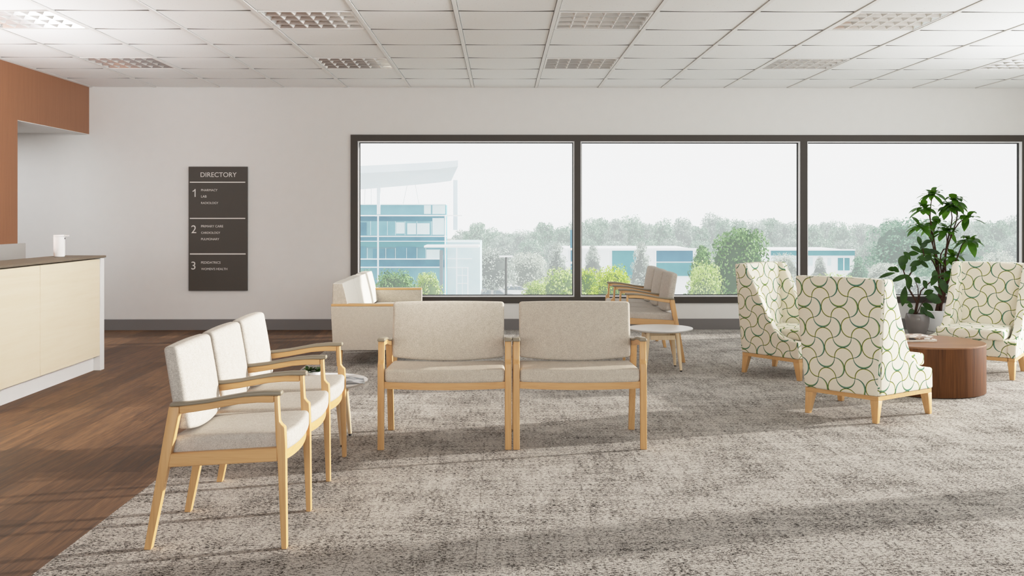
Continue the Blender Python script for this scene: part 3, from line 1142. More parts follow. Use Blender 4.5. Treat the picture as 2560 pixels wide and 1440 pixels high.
# ------------------------------------------------------------------ patterned wing chairs
def make_wing_chair():
    root = thing('wing_chair', 'cream wing chair with green ogee print', 'chair')
    ZB = 0.176
    xr, xf = -0.30, 0.30
    hwr, hwf = 0.272, 0.352

    def hw(x):
        return hwr + (hwf - hwr) * (x - xr) / (xf - xr)
    lean = lambda zz: -0.035 * max(0, (zz - ZB)) / 0.76
    flare = lambda zz: 0.05 * max(0, (zz - ZB)) / 0.76
    # backrest: full width, widening upwards
    m = MB()
    b = m.bm
    rows = []
    zs = [ZB, 0.30, 0.42, 0.55, 0.68, 0.80, 0.90, 0.938]
    NY = 8
    for zz in zs:
        h = hwr + flare(zz)
        ring = []
        for i in range(NY + 1):
            s = -1 + 2 * i / NY
            bulge = 0.012 * (1 - s * s)
            ring.append(b.verts.new((xr + lean(zz) - bulge, s * h, zz + (0.006 * (1 - s * s) if zz > 0.93 else 0))))
        thick = 0.125 - 0.05 * max(0, zz - 0.35) / 0.6
        for i in range(NY + 1):
            s = 1 - 2 * i / NY
            ring.append(b.verts.new((xr + lean(zz) + thick + 0.012 * (1 - s * s), s * h, zz + (0.006 * (1 - s * s) if zz > 0.93 else 0))))
        rows.append(ring)
    n = len(rows[0])
    for r0, r1 in zip(rows, rows[1:]):
        for k in range(n):
            b.faces.new((r0[k], r0[(k + 1) % n], r1[(k + 1) % n], r1[k]))
    for ring, rev in ((rows[0], True), (rows[-1], False)):
        for i in range(NY):
            q = (ring[i], ring[i + 1], ring[n - 2 - i], ring[n - 1 - i])
            b.faces.new(q[::-1] if rev else q)
    m.bevel(0.016, 3, 50)
    m.build('backrest', M['ogee'], root, smooth=55, boxuv=(0.0, 0.0))
    # wings running down into the arms
    front = [(0.115, 0.938), (0.135, 0.90), (0.165, 0.83), (0.205, 0.74), (0.245, 0.65), (0.285, 0.56), (0.325, 0.475), (0.36, 0.415), (0.40, 0.372), (0.45, 0.345), (0.52, 0.327), (0.60, 0.318)]
    for sgn in (-1, 1):
        m = MB()
        b = m.bm
        th = 0.068
        cols = []
        fz = [(0.12, 0.935)] + front[1:]

        def pt(s, zz, inner):
            x = xr + s + lean(zz)
            y = hw(xr + s) + flare(zz) * (1 - 0.9 * s / 0.6) - (th if inner else 0.0) + (0.004 if not inner else 0)
            return Vector((x, sgn * y, zz))
        # grid: along the slope (i) and from bottom to slope (j)
        slope = [(0.012, 0.940)] + front
        NJ = 7
        for inner in (0, 1):
            G = []
            for (s, ztop) in slope:
                G.append([b.verts.new(pt(s, ZB + (ztop - ZB) * j / NJ, inner)) for j in range(NJ + 1)])
            cols.append(G)
        A, B2 = cols
        ns = len(slope)
        for G, flip in ((A, 0), (B2, 1)):
            for i in range(ns - 1):
                for j in range(NJ):
                    q = (G[i][j], G[i + 1][j], G[i + 1][j + 1], G[i][j + 1])
                    b.faces.new(q[::-1] if flip else q)
        for i in range(ns - 1):
            b.faces.new((A[i][NJ], A[i + 1][NJ], B2[i + 1][NJ], B2[i][NJ]))
            b.faces.new((A[i][0], B2[i][0], B2[i + 1][0], A[i + 1][0]))
        for j in range(NJ):
            b.faces.new((A[-1][j], B2[-1][j], B2[-1][j + 1], A[-1][j + 1]))
            b.faces.new((A[0][j], A[0][j + 1], B2[0][j + 1], B2[0][j]))
        m.bevel(0.014, 3, 50)
        m.build('wing', M['ogee'], root, smooth=55, boxuv=(0.03 * sgn, 0.02))
    # front apron under the cushion
    MB().hexa([(-0.18, -0.215, ZB), (0.285, -hwf + 0.066, ZB), (0.285, hwf - 0.066, ZB), (-0.18, 0.215, ZB),
               (-0.18, -0.215, 0.316), (0.285, -hwf + 0.066, 0.316), (0.285, hwf - 0.066, 0.316), (-0.18, 0.215, 0.316)]).bevel(0.006, 2).build('seat_base', M['ogee'], root, boxuv=(0.05, 0.03))

    def dsc(p):
        fx = (p.x + 0.265) / 0.53
        wy = (0.205 + (0.278 - 0.205) * fx) / 0.25
        s = p.y / 0.25
        zz = p.z + 0.362 + (0.016 * (1 - s * s) * math.sin(PI * fx) if p.z > 0 else 0)
        return (p.x + 0.083, p.y * wy, zz)
    MB().cushion(0.265, 0.25, 0.043, 0.022, dsc, 8).build('seat_cushion', M['ogee'], root, smooth=80, boxuv=(0.02, 0.07))
    # maple base and legs
    m = MB()
    zt, zb = ZB - 0.0005, ZB - 0.028
    i_ = 0.006
    quad = [(xr + 0.01, hwr - i_), (xf - 0.004, hwf - i_)]
    for sgn in (-1, 1):
        (xa, ya), (xb, yb_) = quad
        m.hexa([(xa, sgn * ya, zb), (xb, sgn * yb_, zb), (xb, sgn * (yb_ - 0.05), zb), (xa, sgn * (ya - 0.05), zb),
                (xa, sgn * ya, zt), (xb, sgn * yb_, zt), (xb, sgn * (yb_ - 0.05), zt), (xa, sgn * (ya - 0.05), zt)])
    for x, h in ((xr + 0.01, hwr - i_), (xf - 0.054, hwf - 0.006 - i_)):
        m.box(x, x + 0.05, -h + 0.05, h - 0.05, zb, zt)
    m.build('base_rail', M['maple_y'], root, smooth=0)
    for x, h, dx in ((xr + 0.01, hwr - i_, -0.012), (xf - 0.058, hwf - i_, 0.008)):
        for sgn in (-1, 1):
            y1, y0 = sgn * (h + 0.0006), sgn * (h - 0.058)
            t1, t0 = sgn * (h - 0.002), sgn * (h - 0.036)
            xa, xb = x - 0.0006, x + 0.058
            if dx < 0:
                ba, bb = x + dx, x + dx + 0.034
            else:
                ba, bb = xb - 0.034 + dx, xb + dx
            q = MB().hexa([(ba, t0, 0), (bb, t0, 0), (bb, t1, 0), (ba, t1, 0), (xa, y0, zb - 0.0005), (xb, y0, zb - 0.0005), (xb, y1, zb - 0.0005), (xa, y1, zb - 0.0005)])
            q.bevel(0.004, 2).build('leg', M['maple_z'], root)
    return root


wc = make_wing_chair()
wc.location = (2.485, 6.985, 0)
wc.rotation_euler = (0, 0, math.radians(42))
tag(wc, 'cream wing chair with green ogee print seen from behind, nearest of the three', 'chair', 'patterned wing chairs')
w2 = copy_tree(wc)
w2.location = (2.475, 8.755, 0)
w2.rotation_euler = (0, 0, math.radians(-46))
tag(w2, 'cream wing chair with green ogee print seen from its side, in front of a mullion', 'chair', 'patterned wing chairs')
w3 = copy_tree(wc)
w3.location = (4.165, 8.78, 0)
w3.rotation_euler = (0, 0, math.radians(-133))
tag(w3, 'cream wing chair with green ogee print seen from the front, beside the potted plants', 'chair', 'patterned wing chairs')

# ------------------------------------------------------------------ plants
ZS = 3.428


def pz(zx, zy, Y):
    return at(2170 + zx / ZS, 440 + zy / ZS, Y)


YP = 11.62
gp = at(2293, 836, YP)
rp = thing('rubber_plant', 'rubber plant with broad dark leaves in a glossy grey pot', 'plant', (gp.x, YP, 0))
k = 0.133
MB().lathe([(0, 0), (0.085, 0), (0.096, 0.012), (0.122, 0.08), (k, 0.14), (k, 0.185), (0.123, 0.225), (0.118, 0.235), (0.113, 0.232), (0.116, 0.20), (0, 0.20)], 48).build('pot', M['pot_grey'], rp)
MB().lathe([(0, 0.214), (0.06, 0.210), (0.1165, 0.206), (0.1165, 0.2015), (0, 0.2015)], 32).build('soil', M['soil'], rp)
wp_ = at(2345, 828, 11.88)
tallp = thing('umbrella_tree', 'tall green plant with whorled leaves on thin stems in a white pot', 'plant', (wp_.x, 11.88, 0))
MB().lathe([(0, 0), (0.105, 0), (0.125, 0.02), (0.150, 0.20), (0.152, 0.245), (0.142, 0.25), (0.138, 0.22), (0, 0.22)], 48).build('pot', M['pot_white'], tallp)
MB().lathe([(0, 0.232), (0.07, 0.229), (0.139, 0.226), (0.139, 0.2215), (0, 0.2215)], 32).build('soil', M['soil'], tallp)


def loc(root, p):
    return Vector(p) - Vector(root.location)


def jit(p, a=0.05):
    return p + Vector((0, random.uniform(-a, a * 0.4), 0))


# tall plant: stems then whorls
YT = 11.80
stems = MB()
clus = [(565, 150), (722, 212), (480, 275), (835, 352), (430, 425), (600, 398), (655, 468), (850, 545), (720, 690), (700, 255), (520, 690), (735, 800)]
paths = {0: [(645, 1165), (632, 960), (590, 790), (560, 560), (530, 330)], 1: [(650, 1165), (640, 940), (640, 800), (660, 620), (735, 430), (770, 330)],
         2: [(640, 1165), (625, 900), (590, 700), (545, 480), (520, 300)], 3: [(655, 1165), (690, 980), (650, 800), (650, 640), (735, 420), (800, 370)],
         4: [(645, 1165), (620, 900), (570, 620), (500, 480)], 5: [(650, 1165), (630, 860), (600, 700), (575, 500)],
         6: [(650, 1165), (640, 880), (655, 700), (680, 560)], 7: [(650, 1165), (670, 920), (740, 740), (785, 620), (790, 570)],
         8: [(650, 1165), (660, 900), (600, 740), (640, 590), (730, 640)], 9: [(655, 1165), (655, 700), (700, 470), (740, 350)],
         10: [(645, 1165), (610, 830), (560, 720)], 11: [(650, 1165), (665, 930), (700, 840)]}
fol = MB()
for i, c in enumerate(clus):
    dy = random.uniform(-0.06, 0.08)
    P = [loc(tallp, (wp_.x + random.uniform(-0.03, 0.03), 11.88 + random.uniform(-0.03, 0.03), 0.225))]
    for q, zz in enumerate(paths[i]):
        t_ = (q + 0.3) / len(paths[i])
        P.append(loc(tallp, pz(zz[0], zz[1], YT)) + Vector((0, dy * t_, 0)))
    P = [P[0]] + P[2:]
    tip = loc(tallp, pz(c[0], c[1], YT)) + Vector((0, dy, 0))
    P.append(tip)
    # soften the path
    Q = []
    for a, b in zip(P, P[1:]):
        Q += [a, a.lerp(b, 0.5)]
    Q.append(P[-1])
    for _ in range(2):
        Q = [Q[0]] + [(Q[j - 1] + Q[j] * 2 + Q[j + 1]) / 4 for j in range(1, len(Q) - 1)] + [Q[-1]]
    r0 = 0.012
    stems.tube(Q, [r0 * (1 - 0.6 * j / (len(Q) - 1)) for j in range(len(Q))], 7)
    nl = random.randint(17, 21)
    for j in range(nl):
        a = 2 * PI * j / nl + random.uniform(-0.25, 0.25)
        up = random.uniform(-0.35, 0.75) if j % 3 else random.uniform(0.7, 1.6)
        d = Vector((math.cos(a), math.sin(a) * 0.8, up))
        L = random.uniform(0.14, 0.215)
        if i == 0 and j < 2:
            d = Vector((0.25 + 0.4 * j, 0.1, 1.2 - 0.5 * j))
            L = 0.2
        base = tip + Vector((0, 0, random.uniform(-0.03, 0.01)))
        leaf_blade(fol, base, d, (0, 0, 1), L, random.uniform(0.07, 0.095), random.uniform(0.3, 0.85), 7, 0.08)
stems.build('stem', M['bark'], tallp)
fol.build('foliage', M['leaf_tall'], tallp, recalc=False)

# rubber plant
stems = MB()
br = [[(405, 1185), (420, 1085), (345, 960), (320, 860), (300, 800)], [(410, 1180), (432, 1060), (450, 985), (510, 925), (575, 870), (640, 850)],
      [(330, 905), (350, 860), (430, 740), (485, 680), (470, 600), (440, 555)], [(405, 1180), (370, 1120), (345, 1090)], [(432, 1060), (430, 960), (405, 890)], [(415, 1180), (455, 1090), (500, 1040)]]
rad = [0.014, 0.011, 0.010, 0.006, 0.007, 0.006]
YR = 11.60
fol = MB()
for i, pth in enumerate(br):
    dy = [0.0, -0.03, 0.03, -0.04, 0.02, -0.06][i]
    P = [loc(rp, pz(a, b, YR)) + Vector((0, dy * j / len(pth), 0)) for j, (a, b) in enumerate(pth)]
    if i in (0, 1, 3, 5):
        P[0].z = 0.205
        P[0].y = 0
    stems.tube(P, [rad[i] * (1 - 0.55 * j / (len(P) - 1)) for j in range(len(P))], 8)
lv = [  # centre of leaf, direction in the picture plane, length, width
    (285, 725, 0.35, 1.0, 0.17, 0.085), (215, 795, -1.0, 0.25, 0.13, 0.05), (150, 835, -1.0, -0.15, 0.17, 0.035), (318, 893, 0.3, -0.8, 0.14, 0.10), (268, 1000, -0.15, -1, 0.18, 0.065),
    (380, 745, 0.9, 0.5, 0.14, 0.06), (330, 680, -0.6, 0.9, 0.13, 0.06), (425, 625, -0.7, 0.7, 0.14, 0.05), (440, 555, -0.2, 1, 0.13, 0.05), (495, 640, 0.9, 0.2, 0.16, 0.06),
    (480, 560, 0.9, 0.5, 0.12, 0.04), (400, 660, -0.9, 0.1, 0.15, 0.05), (525, 885, 0.3, 0.9, 0.15, 0.065), (450, 920, -0.4, 0.8, 0.14, 0.06), (560, 850, 0.1, 1, 0.15, 0.055),
    (640, 848, 1.0, 0.25, 0.14, 0.05), (615, 945, 0.8, -0.5, 0.16, 0.08), (595, 970, 0.9, -0.6, 0.14, 0.06), (510, 1035, 0.95, -0.15, 0.16, 0.10), (490, 1110, 0.8, -0.4, 0.12, 0.07),
    (445, 1145, 0.3, -0.6, 0.10, 0.07), (350, 1105, -0.7, 0.3, 0.09, 0.05), (322, 1075, -1.0, 0.2, 0.09, 0.03), (485, 1170, 0.9, -0.4, 0.13, 0.05), (345, 1150, -0.8, -0.1, 0.07, 0.05),
    (270, 860, -0.9, -0.2, 0.18, 0.05), (240, 800, -0.8, 0.5, 0.12, 0.06), (410, 890, -0.6, 0.6, 0.11, 0.06), (370, 940, 0.4, 0.2, 0.06, 0.03), (470, 985, 0.6, 0.5, 0.12, 0.05),
    (465, 745, 0.8, -0.3, 0.13, 0.05), (530, 640, 1.0, 0.0, 0.15, 0.05), (360, 790, 0.6, 0.8, 0.12, 0.05), (300, 770, -0.5, 0.9, 0.14, 0.07), (430, 700, -0.8, 0.4, 0.12, 0.05),
    (640, 910, 0.7, -0.7, 0.13, 0.06), (500, 700, 0.7, 0.6, 0.13, 0.06), (460, 590, 0.6, 0.8, 0.12, 0.05)]
for (a, b, dx, dz, L, Wd) in lv:
    c = loc(rp, pz(a, b, YR)) + Vector((0, random.uniform(-0.14, 0.03), 0))
    d = Vector((dx, random.uniform(-0.5, 0.4), dz)).normalized()
    leaf_blade(fol, c - d * L * 0.5, d, (random.uniform(-0.3, 0.3), -0.9, 0.45), L * 1.12, Wd * 1.25, 0.18, 7, 0.18)
stems.build('stem', M['bark'], rp)
fol.build('foliage', M['leaf_rubber'], rp, recalc=False)

# ------------------------------------------------------------------ outdoors
ZG = -8.0
g = NT('parking_ground')
gn = g.noise(g.coord(), 0.12, 4)
g_m = hazy('pale_ground', (150, 156, 148), (188, 190, 186), 0.35, scale=0.1)
struct(MB().box(-260, 330, 16, 420, ZG - 0.5, ZG).build('ground_outside', g_m, smooth=0), 'pale ground and car park outside')

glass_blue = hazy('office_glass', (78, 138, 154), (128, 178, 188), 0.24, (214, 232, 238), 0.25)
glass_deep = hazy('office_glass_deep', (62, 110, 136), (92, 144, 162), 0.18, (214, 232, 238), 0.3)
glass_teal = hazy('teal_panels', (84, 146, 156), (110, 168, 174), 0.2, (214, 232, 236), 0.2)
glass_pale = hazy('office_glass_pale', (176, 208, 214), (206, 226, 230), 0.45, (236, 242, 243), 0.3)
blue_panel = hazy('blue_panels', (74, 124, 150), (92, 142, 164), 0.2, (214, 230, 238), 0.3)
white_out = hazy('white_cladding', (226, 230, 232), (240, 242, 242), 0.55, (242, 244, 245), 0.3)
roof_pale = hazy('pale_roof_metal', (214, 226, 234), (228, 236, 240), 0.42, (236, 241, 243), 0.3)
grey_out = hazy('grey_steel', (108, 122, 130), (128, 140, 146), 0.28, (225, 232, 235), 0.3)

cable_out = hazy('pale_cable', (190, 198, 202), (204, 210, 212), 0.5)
YB_ = 74.0


def slab(parent, name, m, u0, u1, v0, v1, Y, dep, off=0.0):
    a, b = at(u0, v1, Y + off), at(u1, v0, Y + off)
    q = MB().box(a.x, b.x, Y + off, Y + off + dep, a.z, b.z)
    q.xf(Matrix.Translation(-Vector(parent.location)))
    return q.build(name, m, parent, smooth=0)


org = at(1000, 740, YB_)
office = thing('office_building', 'blue glass office building with sweeping pale roof seen through the window', 'building', (org.x, YB_, ZG))
base = at(1115, 740, YB_)
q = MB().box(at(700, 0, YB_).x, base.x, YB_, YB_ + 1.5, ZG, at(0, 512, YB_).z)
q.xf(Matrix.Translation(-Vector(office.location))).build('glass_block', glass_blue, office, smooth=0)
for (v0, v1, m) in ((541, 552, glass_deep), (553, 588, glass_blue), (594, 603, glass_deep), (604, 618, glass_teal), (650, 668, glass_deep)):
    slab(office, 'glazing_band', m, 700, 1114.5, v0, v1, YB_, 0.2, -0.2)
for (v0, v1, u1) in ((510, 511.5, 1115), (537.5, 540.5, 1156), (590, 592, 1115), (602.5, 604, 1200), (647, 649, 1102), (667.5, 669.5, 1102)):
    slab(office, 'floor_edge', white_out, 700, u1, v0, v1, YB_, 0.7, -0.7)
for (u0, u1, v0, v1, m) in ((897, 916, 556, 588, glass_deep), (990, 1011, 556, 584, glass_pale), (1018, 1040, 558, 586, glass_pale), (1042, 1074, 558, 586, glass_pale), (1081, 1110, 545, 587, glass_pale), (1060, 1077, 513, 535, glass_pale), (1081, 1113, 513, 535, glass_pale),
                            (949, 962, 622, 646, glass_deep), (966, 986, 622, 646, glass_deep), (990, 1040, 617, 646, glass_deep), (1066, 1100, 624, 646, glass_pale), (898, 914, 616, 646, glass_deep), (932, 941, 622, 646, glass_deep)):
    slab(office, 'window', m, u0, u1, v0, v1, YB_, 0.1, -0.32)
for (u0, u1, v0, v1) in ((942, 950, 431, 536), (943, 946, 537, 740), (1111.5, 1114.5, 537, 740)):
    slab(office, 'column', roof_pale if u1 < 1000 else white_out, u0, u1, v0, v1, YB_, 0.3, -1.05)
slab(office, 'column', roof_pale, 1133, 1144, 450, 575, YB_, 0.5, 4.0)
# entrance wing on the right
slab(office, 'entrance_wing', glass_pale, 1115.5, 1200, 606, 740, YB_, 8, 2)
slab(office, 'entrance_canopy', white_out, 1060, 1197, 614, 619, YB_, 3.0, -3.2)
for (u0, u1, v0, v1) in ((1113, 1170, 668, 670), (1140, 1143, 620, 740), (1113, 1180, 646, 648), (1155, 1156.5, 670, 740), (1168, 1171, 668, 740), (1143, 1170, 688, 689.5), (1143, 1170, 708, 709.5)):
    slab(office, 'mullion', white_out, u0, u1, v0, v1, YB_, 0.2, 1.75)
slab(office, 'dark_pier', grey_out, 1099, 1107, 626, 760, YB_, 0.5, -1.8)
for u in (926, 968, 988, 1012, 1042, 1078):
    slab(office, 'mullion', glass_pale, u, u + 0.9, 553, 588, YB_, 0.05, -0.4)
for u in (918, 964, 988, 1016, 1042, 1064):
    slab(office, 'mullion', glass_pale, u, u + 0.9, 620, 646, YB_, 0.05, -0.4)
# sweeping roof
m = MB()
def rp_(u, v, dy):
    return at(u, v, YB_ + dy) - Vector(office.location)
ru = [700, 800, 897, 970, 1040, 1100, 1145]
rt = [434, 426, 415, 411.5, 408, 404.5, 401]
rb = [452, 443, 433, 430, 426, 422, 416]
lo_ = [494, 484, 474, 468, 462, 456, 452]
b = m.bm
R4 = []
for i, u in enumerate(ru):
    uu = u if i < 6 else 1128
    R4.append([b.verts.new(rp_(u, rt[i], -4)), b.verts.new(rp_(u, rb[i], -4)), b.verts.new(rp_(uu, lo_[i], -1)), b.verts.new(rp_(uu, rt[i] + 8, 12))])
for r0, r1 in zip(R4, R4[1:]):
    for k_ in range(4):
        b.faces.new((r0[k_], r0[(k_ + 1) % 4], r1[(k_ + 1) % 4], r1[k_]))
b.faces.new(R4[0])
b.faces.new(R4[-1][::-1])
m.build('sweeping_roof', roof_pale, office, smooth=0)
for (ua, va, ub, vb) in ((1018, 463, 1008, 509), (1038, 460, 1047, 509), (913, 471, 911, 511), (928, 470, 928, 511)):
    MB().tube([rp_(ua, va, -0.5), rp_(ub, vb, 0.5)], 0.02, 6).build('stay_cable', cable_out, office)

# low block on the right
YL = 110.0
o2 = at(1580, 690, YL)
low = thing('low_building', 'long low building with blue wall panels and white roof edge among trees', 'building', (o2.x, YL, ZG))
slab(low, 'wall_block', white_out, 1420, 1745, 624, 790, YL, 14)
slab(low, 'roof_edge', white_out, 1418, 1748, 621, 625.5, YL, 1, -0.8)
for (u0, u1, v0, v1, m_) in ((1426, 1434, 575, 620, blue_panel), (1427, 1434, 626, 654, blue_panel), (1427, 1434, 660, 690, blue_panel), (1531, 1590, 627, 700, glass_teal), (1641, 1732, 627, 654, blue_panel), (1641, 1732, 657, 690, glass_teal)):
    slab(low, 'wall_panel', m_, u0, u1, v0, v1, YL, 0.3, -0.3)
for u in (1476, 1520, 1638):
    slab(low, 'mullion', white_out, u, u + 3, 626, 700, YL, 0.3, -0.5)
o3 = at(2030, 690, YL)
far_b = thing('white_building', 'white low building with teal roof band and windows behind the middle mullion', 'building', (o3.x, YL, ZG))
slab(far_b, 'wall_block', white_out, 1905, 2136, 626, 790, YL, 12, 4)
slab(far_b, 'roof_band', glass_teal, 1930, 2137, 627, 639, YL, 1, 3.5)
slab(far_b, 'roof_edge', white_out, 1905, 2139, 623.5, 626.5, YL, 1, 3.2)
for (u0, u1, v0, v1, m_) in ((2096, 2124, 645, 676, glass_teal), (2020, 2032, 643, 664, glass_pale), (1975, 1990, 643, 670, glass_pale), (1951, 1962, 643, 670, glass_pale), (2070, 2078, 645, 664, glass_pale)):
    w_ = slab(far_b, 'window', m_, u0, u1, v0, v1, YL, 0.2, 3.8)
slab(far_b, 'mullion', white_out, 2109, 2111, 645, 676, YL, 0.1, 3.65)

# street lamp
YS = 70.0
lamp_grey = hazy('lamp_grey', (96, 97, 98), (110, 110, 110), 0.12)
sl = at(1265, 735, YS)
lamp = thing('street_lamp', 'grey street lamp with flat twin head outside the first window', 'street lamp', (sl.x, YS, ZG))
top = at(1265, 643, YS).z - ZG
MB().tube([(0, 0, 0), (0, 0, top)], [0.11, 0.075], 10).build('pole', lamp_grey, lamp)
MB().box(-0.46, 0.46, -0.15, 0.15, top, top + 0.11).bevel(0.03, 2).build('lamp_head', white_out, lamp)


# cars in the car park
def make_car(body_m, lab, u, Y, rz):
    p = at(u, 738, Y)
    c = thing('car', lab, 'car', (p.x, Y, ZG), rz, 'cars parked outside')
    side = [(-2.1, 0.35), (2.1, 0.35), (2.15, 0.7), (1.95, 0.9), (1.1, 1.0), (0.55, 1.42), (-1.0, 1.46), (-1.75, 1.0), (-2.1, 0.95)]
    MB().prism(side, -0.85, 0.85, lambda p_, q_, a: (p_, a, q_)).bevel(0.08, 2).build('body', body_m, c)
    MB().prism([(-1.5, 1.0), (1.0, 1.0), (0.5, 1.38), (-0.95, 1.40)], -0.87, 0.87, lambda p_, q_, a: (p_, a, q_)).build('side_window', grey_out, c, smooth=0)
    for x in (-1.3, 1.3):
        for y in (-0.88, 0.70):
            MB().tube([(x, y, 0.33), (x, y + 0.18, 0.33)], 0.33, 14).build('wheel', M['black'], c)


car_w = hazy('white_car_paint', (220, 222, 224), (236, 238, 240), 0.45)
car_r = hazy('red_car_paint', (180, 92, 84), (196, 110, 100), 0.45)
car_g = hazy('grey_car_paint', (120, 126, 132), (140, 146, 150), 0.4)
make_car(car_w, 'white car parked left of the street lamp', 1212, 118, 0.1)
make_car(car_r, 'pale red car parked in front of the white cars', 1186, 112, 0.0)
make_car(car_g, 'grey car parked beside the street lamp', 1236, 110, 0.05)
make_car(car_w, 'white car parked right of the street lamp', 1292, 116, -0.1)


# ------------------------------------------------------------------ trees
def tree_mesh(name, seed, kind, leaf, npuff, nleaf):
    """unit crown: height 1 (z 0..1), half-width 0.5; made of many small leaf blades in puffs"""
    rnd = random.Random(seed)
    vs, fs = [], []
    for i in range(npuff):
        if kind == 'cone':
            zc = rnd.random() ** 1.3
            r = 0.5 * (1 - zc) ** 0.8 * (0.55 + 0.4 * rnd.random())
            pr = 0.10 + 0.06 * rnd.random()
        elif kind == 'pine':
            zc = 0.45 + 0.5 * rnd.random()
            r = 0.46 * math.sqrt(rnd.random()) * (1.0 if zc < 0.8 else 0.65)
            pr = 0.11 + 0.07 * rnd.random()
        else:
            t_ = rnd.random()
            zc = 0.08 + 0.86 * t_
            r = 0.5 * math.sqrt(max(0.0, 1 - (2 * (zc ** 0.85) - 1) ** 2)) * (0.45 + 0.5 * rnd.random())
            pr = 0.13 + 0.08 * rnd.random()
        a = rnd.uniform(0, 2 * PI)
        c = Vector((r * math.cos(a) * 0.9, r * math.sin(a) * 0.9, zc * 0.93))
        for j in range(nleaf):
            d = Vector((rnd.gauss(0, 1), rnd.gauss(0, 1), rnd.gauss(0.25, 1))).normalized()
            p = c + Vector((d.x, d.y, d.z * 0.8)) * pr * (0.75 + 0.3 * rnd.random())
            n = (d + Vector((rnd.gauss(0, 0.55), rnd.gauss(0, 0.55), rnd.gauss(0, 0.55)))).normalized()
            x = n.cross(Vector((rnd.gauss(0, 1), rnd.gauss(0, 1), rnd.gauss(0, 1)))).normalized()
            y = n.cross(x)
            s = leaf * (0.6 + 0.8 * rnd.random())
            k0 = len(vs)
            vs += [p - x * s, p + y * s * 0.7, p + x * s, p - y * s * 0.7]
            fs.append((k0, k0 + 1, k0 + 2, k0 + 3))
    me = bpy.data.meshes.new(name)
    me.from_pydata([tuple(v) for v in vs], [], fs)
    return me


shapes = {('round', i): tree_mesh('foliage', 100 + i, 'round', 0.018, 60, 110) for i in range(3)}
shapes.update({('cone', i): tree_mesh('foliage', 200 + i, 'cone', 0.018, 66, 90) for i in range(2)})
shapes.update({('pine', i): tree_mesh('foliage', 300 + i, 'pine', 0.020, 52, 90) for i in range(2)})
tree_m = {  # mottled tones also imitate light and shade among the leaf puffs
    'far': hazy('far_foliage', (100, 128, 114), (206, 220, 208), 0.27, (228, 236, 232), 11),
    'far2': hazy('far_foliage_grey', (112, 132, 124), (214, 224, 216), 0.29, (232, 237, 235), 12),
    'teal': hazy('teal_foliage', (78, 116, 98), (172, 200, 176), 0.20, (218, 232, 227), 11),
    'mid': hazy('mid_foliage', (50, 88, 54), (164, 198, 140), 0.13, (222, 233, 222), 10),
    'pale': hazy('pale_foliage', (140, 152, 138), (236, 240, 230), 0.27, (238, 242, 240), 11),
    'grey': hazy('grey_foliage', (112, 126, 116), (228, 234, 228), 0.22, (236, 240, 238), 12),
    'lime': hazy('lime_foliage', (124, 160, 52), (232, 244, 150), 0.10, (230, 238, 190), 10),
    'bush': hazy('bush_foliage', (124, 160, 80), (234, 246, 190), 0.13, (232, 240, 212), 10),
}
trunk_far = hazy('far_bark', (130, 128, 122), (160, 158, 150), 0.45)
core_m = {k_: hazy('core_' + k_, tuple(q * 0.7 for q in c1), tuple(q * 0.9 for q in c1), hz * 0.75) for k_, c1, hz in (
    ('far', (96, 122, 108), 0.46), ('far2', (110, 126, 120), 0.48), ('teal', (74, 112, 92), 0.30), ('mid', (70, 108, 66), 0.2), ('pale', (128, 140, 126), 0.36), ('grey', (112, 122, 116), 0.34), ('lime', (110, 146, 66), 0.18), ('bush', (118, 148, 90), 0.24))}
core_mesh = {}
trunk_mesh = {}


def tree(u, vtop, hwpx, vbot, kind, m_, Y, label, name='tree', group=None, idx=0):
    p, t_ = at(u, vbot, Y), at(u, vtop, Y)
    w = 2 * hwpx / F * Y
    zb = min(p.z, ZG + 2.5) if vbot > 735 else p.z
    zb = max(zb, ZG + 0.3)
    hh = t_.z - zb
    root = thing(name, label, 'bush' if name == 'bush' else 'tree', (p.x, Y, ZG), random.uniform(0, 6.28), group)
    key = (kind, idx % (3 if kind == 'round' else 2))
    mk = (key, m_)
    if mk not in core_mesh:
        me = shapes[key].copy()
        me.materials.append(tree_m[m_])
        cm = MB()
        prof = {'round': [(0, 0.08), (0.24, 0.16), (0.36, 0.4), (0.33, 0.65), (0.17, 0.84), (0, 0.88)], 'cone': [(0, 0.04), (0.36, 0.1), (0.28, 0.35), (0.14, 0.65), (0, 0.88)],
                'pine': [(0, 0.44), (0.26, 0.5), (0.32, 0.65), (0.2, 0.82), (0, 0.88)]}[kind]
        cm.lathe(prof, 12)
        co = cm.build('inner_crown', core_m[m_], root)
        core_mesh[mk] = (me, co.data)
    else:
        co = bpy.data.objects.new('inner_crown', core_mesh[mk][1])
        COL.objects.link(co)
        co.parent = root
    me, cme = core_mesh[mk]
    fo = bpy.data.objects.new('foliage', me)
    COL.objects.link(fo)
    fo.parent = root
    for o in (fo, co):
        o.location = (0, 0, zb - ZG)
        o.scale = (w, w, hh)
    if 'trunk' not in trunk_mesh:
        tr = MB().tube([(0, 0, 0), (0.02, 0.01, 0.5), (0, 0, 1)], [0.5, 0.38, 0.22], 8).build('trunk', trunk_far, root)
        trunk_mesh['trunk'] = tr.data
    else:
        tr = bpy.data.objects.new('trunk', trunk_mesh['trunk'])
        COL.objects.link(tr)
        tr.parent = root
    tr.scale = (w * 0.07, w * 0.07, zb - ZG + hh * 0.6)
    return root


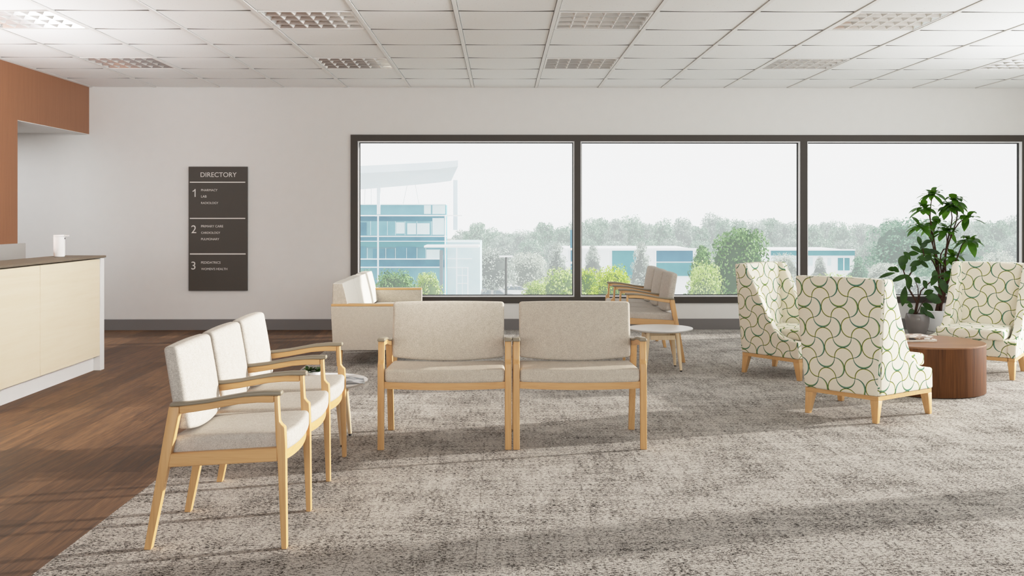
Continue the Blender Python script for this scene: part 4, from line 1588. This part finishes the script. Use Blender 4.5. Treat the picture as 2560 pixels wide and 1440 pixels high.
# the hazy wood along the horizon
far = [(1190, 553), (1222, 573), (1250, 580), (1275, 582), (1302, 578), (1330, 578), (1361, 553), (1388, 573), (1410, 565), (1438, 553), (1468, 550), (1503, 545), (1540, 543), (1578, 542), (1606, 557), (1633, 561), (1657, 551), (1704, 544), (1745, 563), (1784, 536), (1811, 545), (1842, 547), (1885, 554), (1930, 545), (1960, 552), (1992, 556), (2031, 560), (2072, 552), (2106, 558), (2145, 557), (2187, 560), (2230, 548), (2330, 545), (2372, 552), (2410, 556), (2447, 551), (2492, 547), (2535, 541), (2585, 545), (1160, 575)]
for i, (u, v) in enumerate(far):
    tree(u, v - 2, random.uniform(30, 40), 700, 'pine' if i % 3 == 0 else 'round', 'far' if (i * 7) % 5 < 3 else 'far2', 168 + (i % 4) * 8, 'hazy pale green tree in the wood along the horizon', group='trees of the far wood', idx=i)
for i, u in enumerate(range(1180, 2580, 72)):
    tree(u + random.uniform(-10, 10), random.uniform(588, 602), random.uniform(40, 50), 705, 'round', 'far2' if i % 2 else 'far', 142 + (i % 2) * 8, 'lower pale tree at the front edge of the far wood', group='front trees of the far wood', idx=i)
# trees standing free, nearer
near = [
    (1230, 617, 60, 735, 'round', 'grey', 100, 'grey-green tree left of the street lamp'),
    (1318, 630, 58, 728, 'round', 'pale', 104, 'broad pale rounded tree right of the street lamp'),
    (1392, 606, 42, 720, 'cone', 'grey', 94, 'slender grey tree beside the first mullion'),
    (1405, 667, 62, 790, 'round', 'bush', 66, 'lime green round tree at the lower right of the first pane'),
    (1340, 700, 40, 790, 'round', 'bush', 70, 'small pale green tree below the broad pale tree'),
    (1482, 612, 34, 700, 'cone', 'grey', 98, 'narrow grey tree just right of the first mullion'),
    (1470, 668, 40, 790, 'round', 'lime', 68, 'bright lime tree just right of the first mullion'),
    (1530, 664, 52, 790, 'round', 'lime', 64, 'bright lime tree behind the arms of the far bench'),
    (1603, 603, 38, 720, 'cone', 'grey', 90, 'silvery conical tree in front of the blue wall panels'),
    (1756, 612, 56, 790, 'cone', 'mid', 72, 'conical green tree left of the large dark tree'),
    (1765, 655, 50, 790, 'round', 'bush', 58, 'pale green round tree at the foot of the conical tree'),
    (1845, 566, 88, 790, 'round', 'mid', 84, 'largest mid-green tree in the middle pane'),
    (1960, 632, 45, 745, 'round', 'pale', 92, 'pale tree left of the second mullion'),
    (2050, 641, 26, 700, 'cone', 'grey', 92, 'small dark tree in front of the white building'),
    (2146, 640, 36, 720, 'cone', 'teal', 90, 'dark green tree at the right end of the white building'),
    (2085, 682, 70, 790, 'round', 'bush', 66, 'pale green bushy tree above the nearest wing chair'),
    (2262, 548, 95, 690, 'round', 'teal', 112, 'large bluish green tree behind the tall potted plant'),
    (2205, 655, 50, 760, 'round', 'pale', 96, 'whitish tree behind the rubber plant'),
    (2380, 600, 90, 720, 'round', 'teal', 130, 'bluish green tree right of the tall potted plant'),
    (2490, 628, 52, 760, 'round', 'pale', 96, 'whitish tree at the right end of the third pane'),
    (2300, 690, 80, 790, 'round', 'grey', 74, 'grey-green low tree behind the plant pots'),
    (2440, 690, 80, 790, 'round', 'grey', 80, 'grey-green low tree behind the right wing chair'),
    (985, 676, 62, 790, 'round', 'mid', 66, 'green tree standing in for foliage reflected in the glass office, nearest the sofa'),  # this tree and the next imitate a reflection in the office glass
    (1072, 678, 38, 745, 'round', 'bush', 68, 'yellowish green tree standing in for foliage reflected beside the glass office pier'),
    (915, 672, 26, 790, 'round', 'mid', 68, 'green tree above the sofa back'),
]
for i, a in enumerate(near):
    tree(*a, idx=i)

# ------------------------------------------------------------------ light
world = bpy.data.worlds.new('world')
scene.world = world
world.use_nodes = True
nt = world.node_tree
bg = nt.nodes['Background']
bg.inputs[0].default_value = (0.93, 0.936, 0.94, 1)
bg.inputs[1].default_value = 1.72

sun_d = bpy.data.lights.new('sun', 'SUN')
sun_d.energy = 6.6
sun_d.angle = math.radians(1.0)
sun_d.color = (1.0, 0.955, 0.90)
sun = bpy.data.objects.new('sun', sun_d)
COL.objects.link(sun)
el = math.radians(12)
az = math.atan2(0.276, 0.961)
dirv = Vector((-math.cos(az) * math.cos(el), -math.sin(az) * math.cos(el), -math.sin(el)))
sun.rotation_euler = dirv.to_track_quat('-Z', 'Y').to_euler()


def area(name, loc_, rot, sx, sy, power, color=(1, 1, 1)):
    d = bpy.data.lights.new(name, 'AREA')
    d.shape = 'RECTANGLE'
    d.size, d.size_y = sx, sy
    d.energy = power
    d.color = color
    o = bpy.data.objects.new(name, d)
    COL.objects.link(o)
    o.location = loc_
    o.rotation_euler = rot
    return o


area('passage_fill', (-6.1, 10.8, 2.27), (0, 0, 0), 1.6, 1.6, 26, (0.93, 0.96, 1.0))  # unseen area light added to brighten the passage

front = area('front_fill', (0.5, -2.8, 1.9), (math.radians(85), 0, 0), 9.0, 1.2, 85, (0.96, 0.985, 1.0))  # added fill behind the camera, no fixture of the room
front.data.spread = math.radians(75)
area('ceiling_fill_right', (5.75, 7.6, 1.2), (math.radians(180), math.radians(-25), 0), 0.9, 3.2, 108, (0.96, 0.985, 1.0))  # unseen area light added to lift the ceiling on the right
area('ceiling_fill_desk', (-4.25, 7.2, 0.82), (math.radians(180), math.radians(12), 0), 0.5, 2.6, 128, (0.98, 0.985, 1.0))  # unseen area light added behind the desk to lift the left ceiling
side = area('side_fill', (9.6, 7.6, 1.9), (0, math.radians(90), math.radians(24)), 2.8, 6.0, 260, (0.98, 0.985, 1.0))  # added soft fill from beyond the open right side
side.data.spread = math.radians(110)

dl = area('desk_fill', (1.2, 5.6, 2.5), (0, 0, 0), 0.8, 0.5, 36, (1.0, 0.99, 0.97))  # added fill aimed at the desk front, no lamp hangs there
dl.rotation_euler = Vector((-1.0, 0.50, -0.30)).to_track_quat('-Z', 'Y').to_euler()
dl.data.spread = math.radians(75)
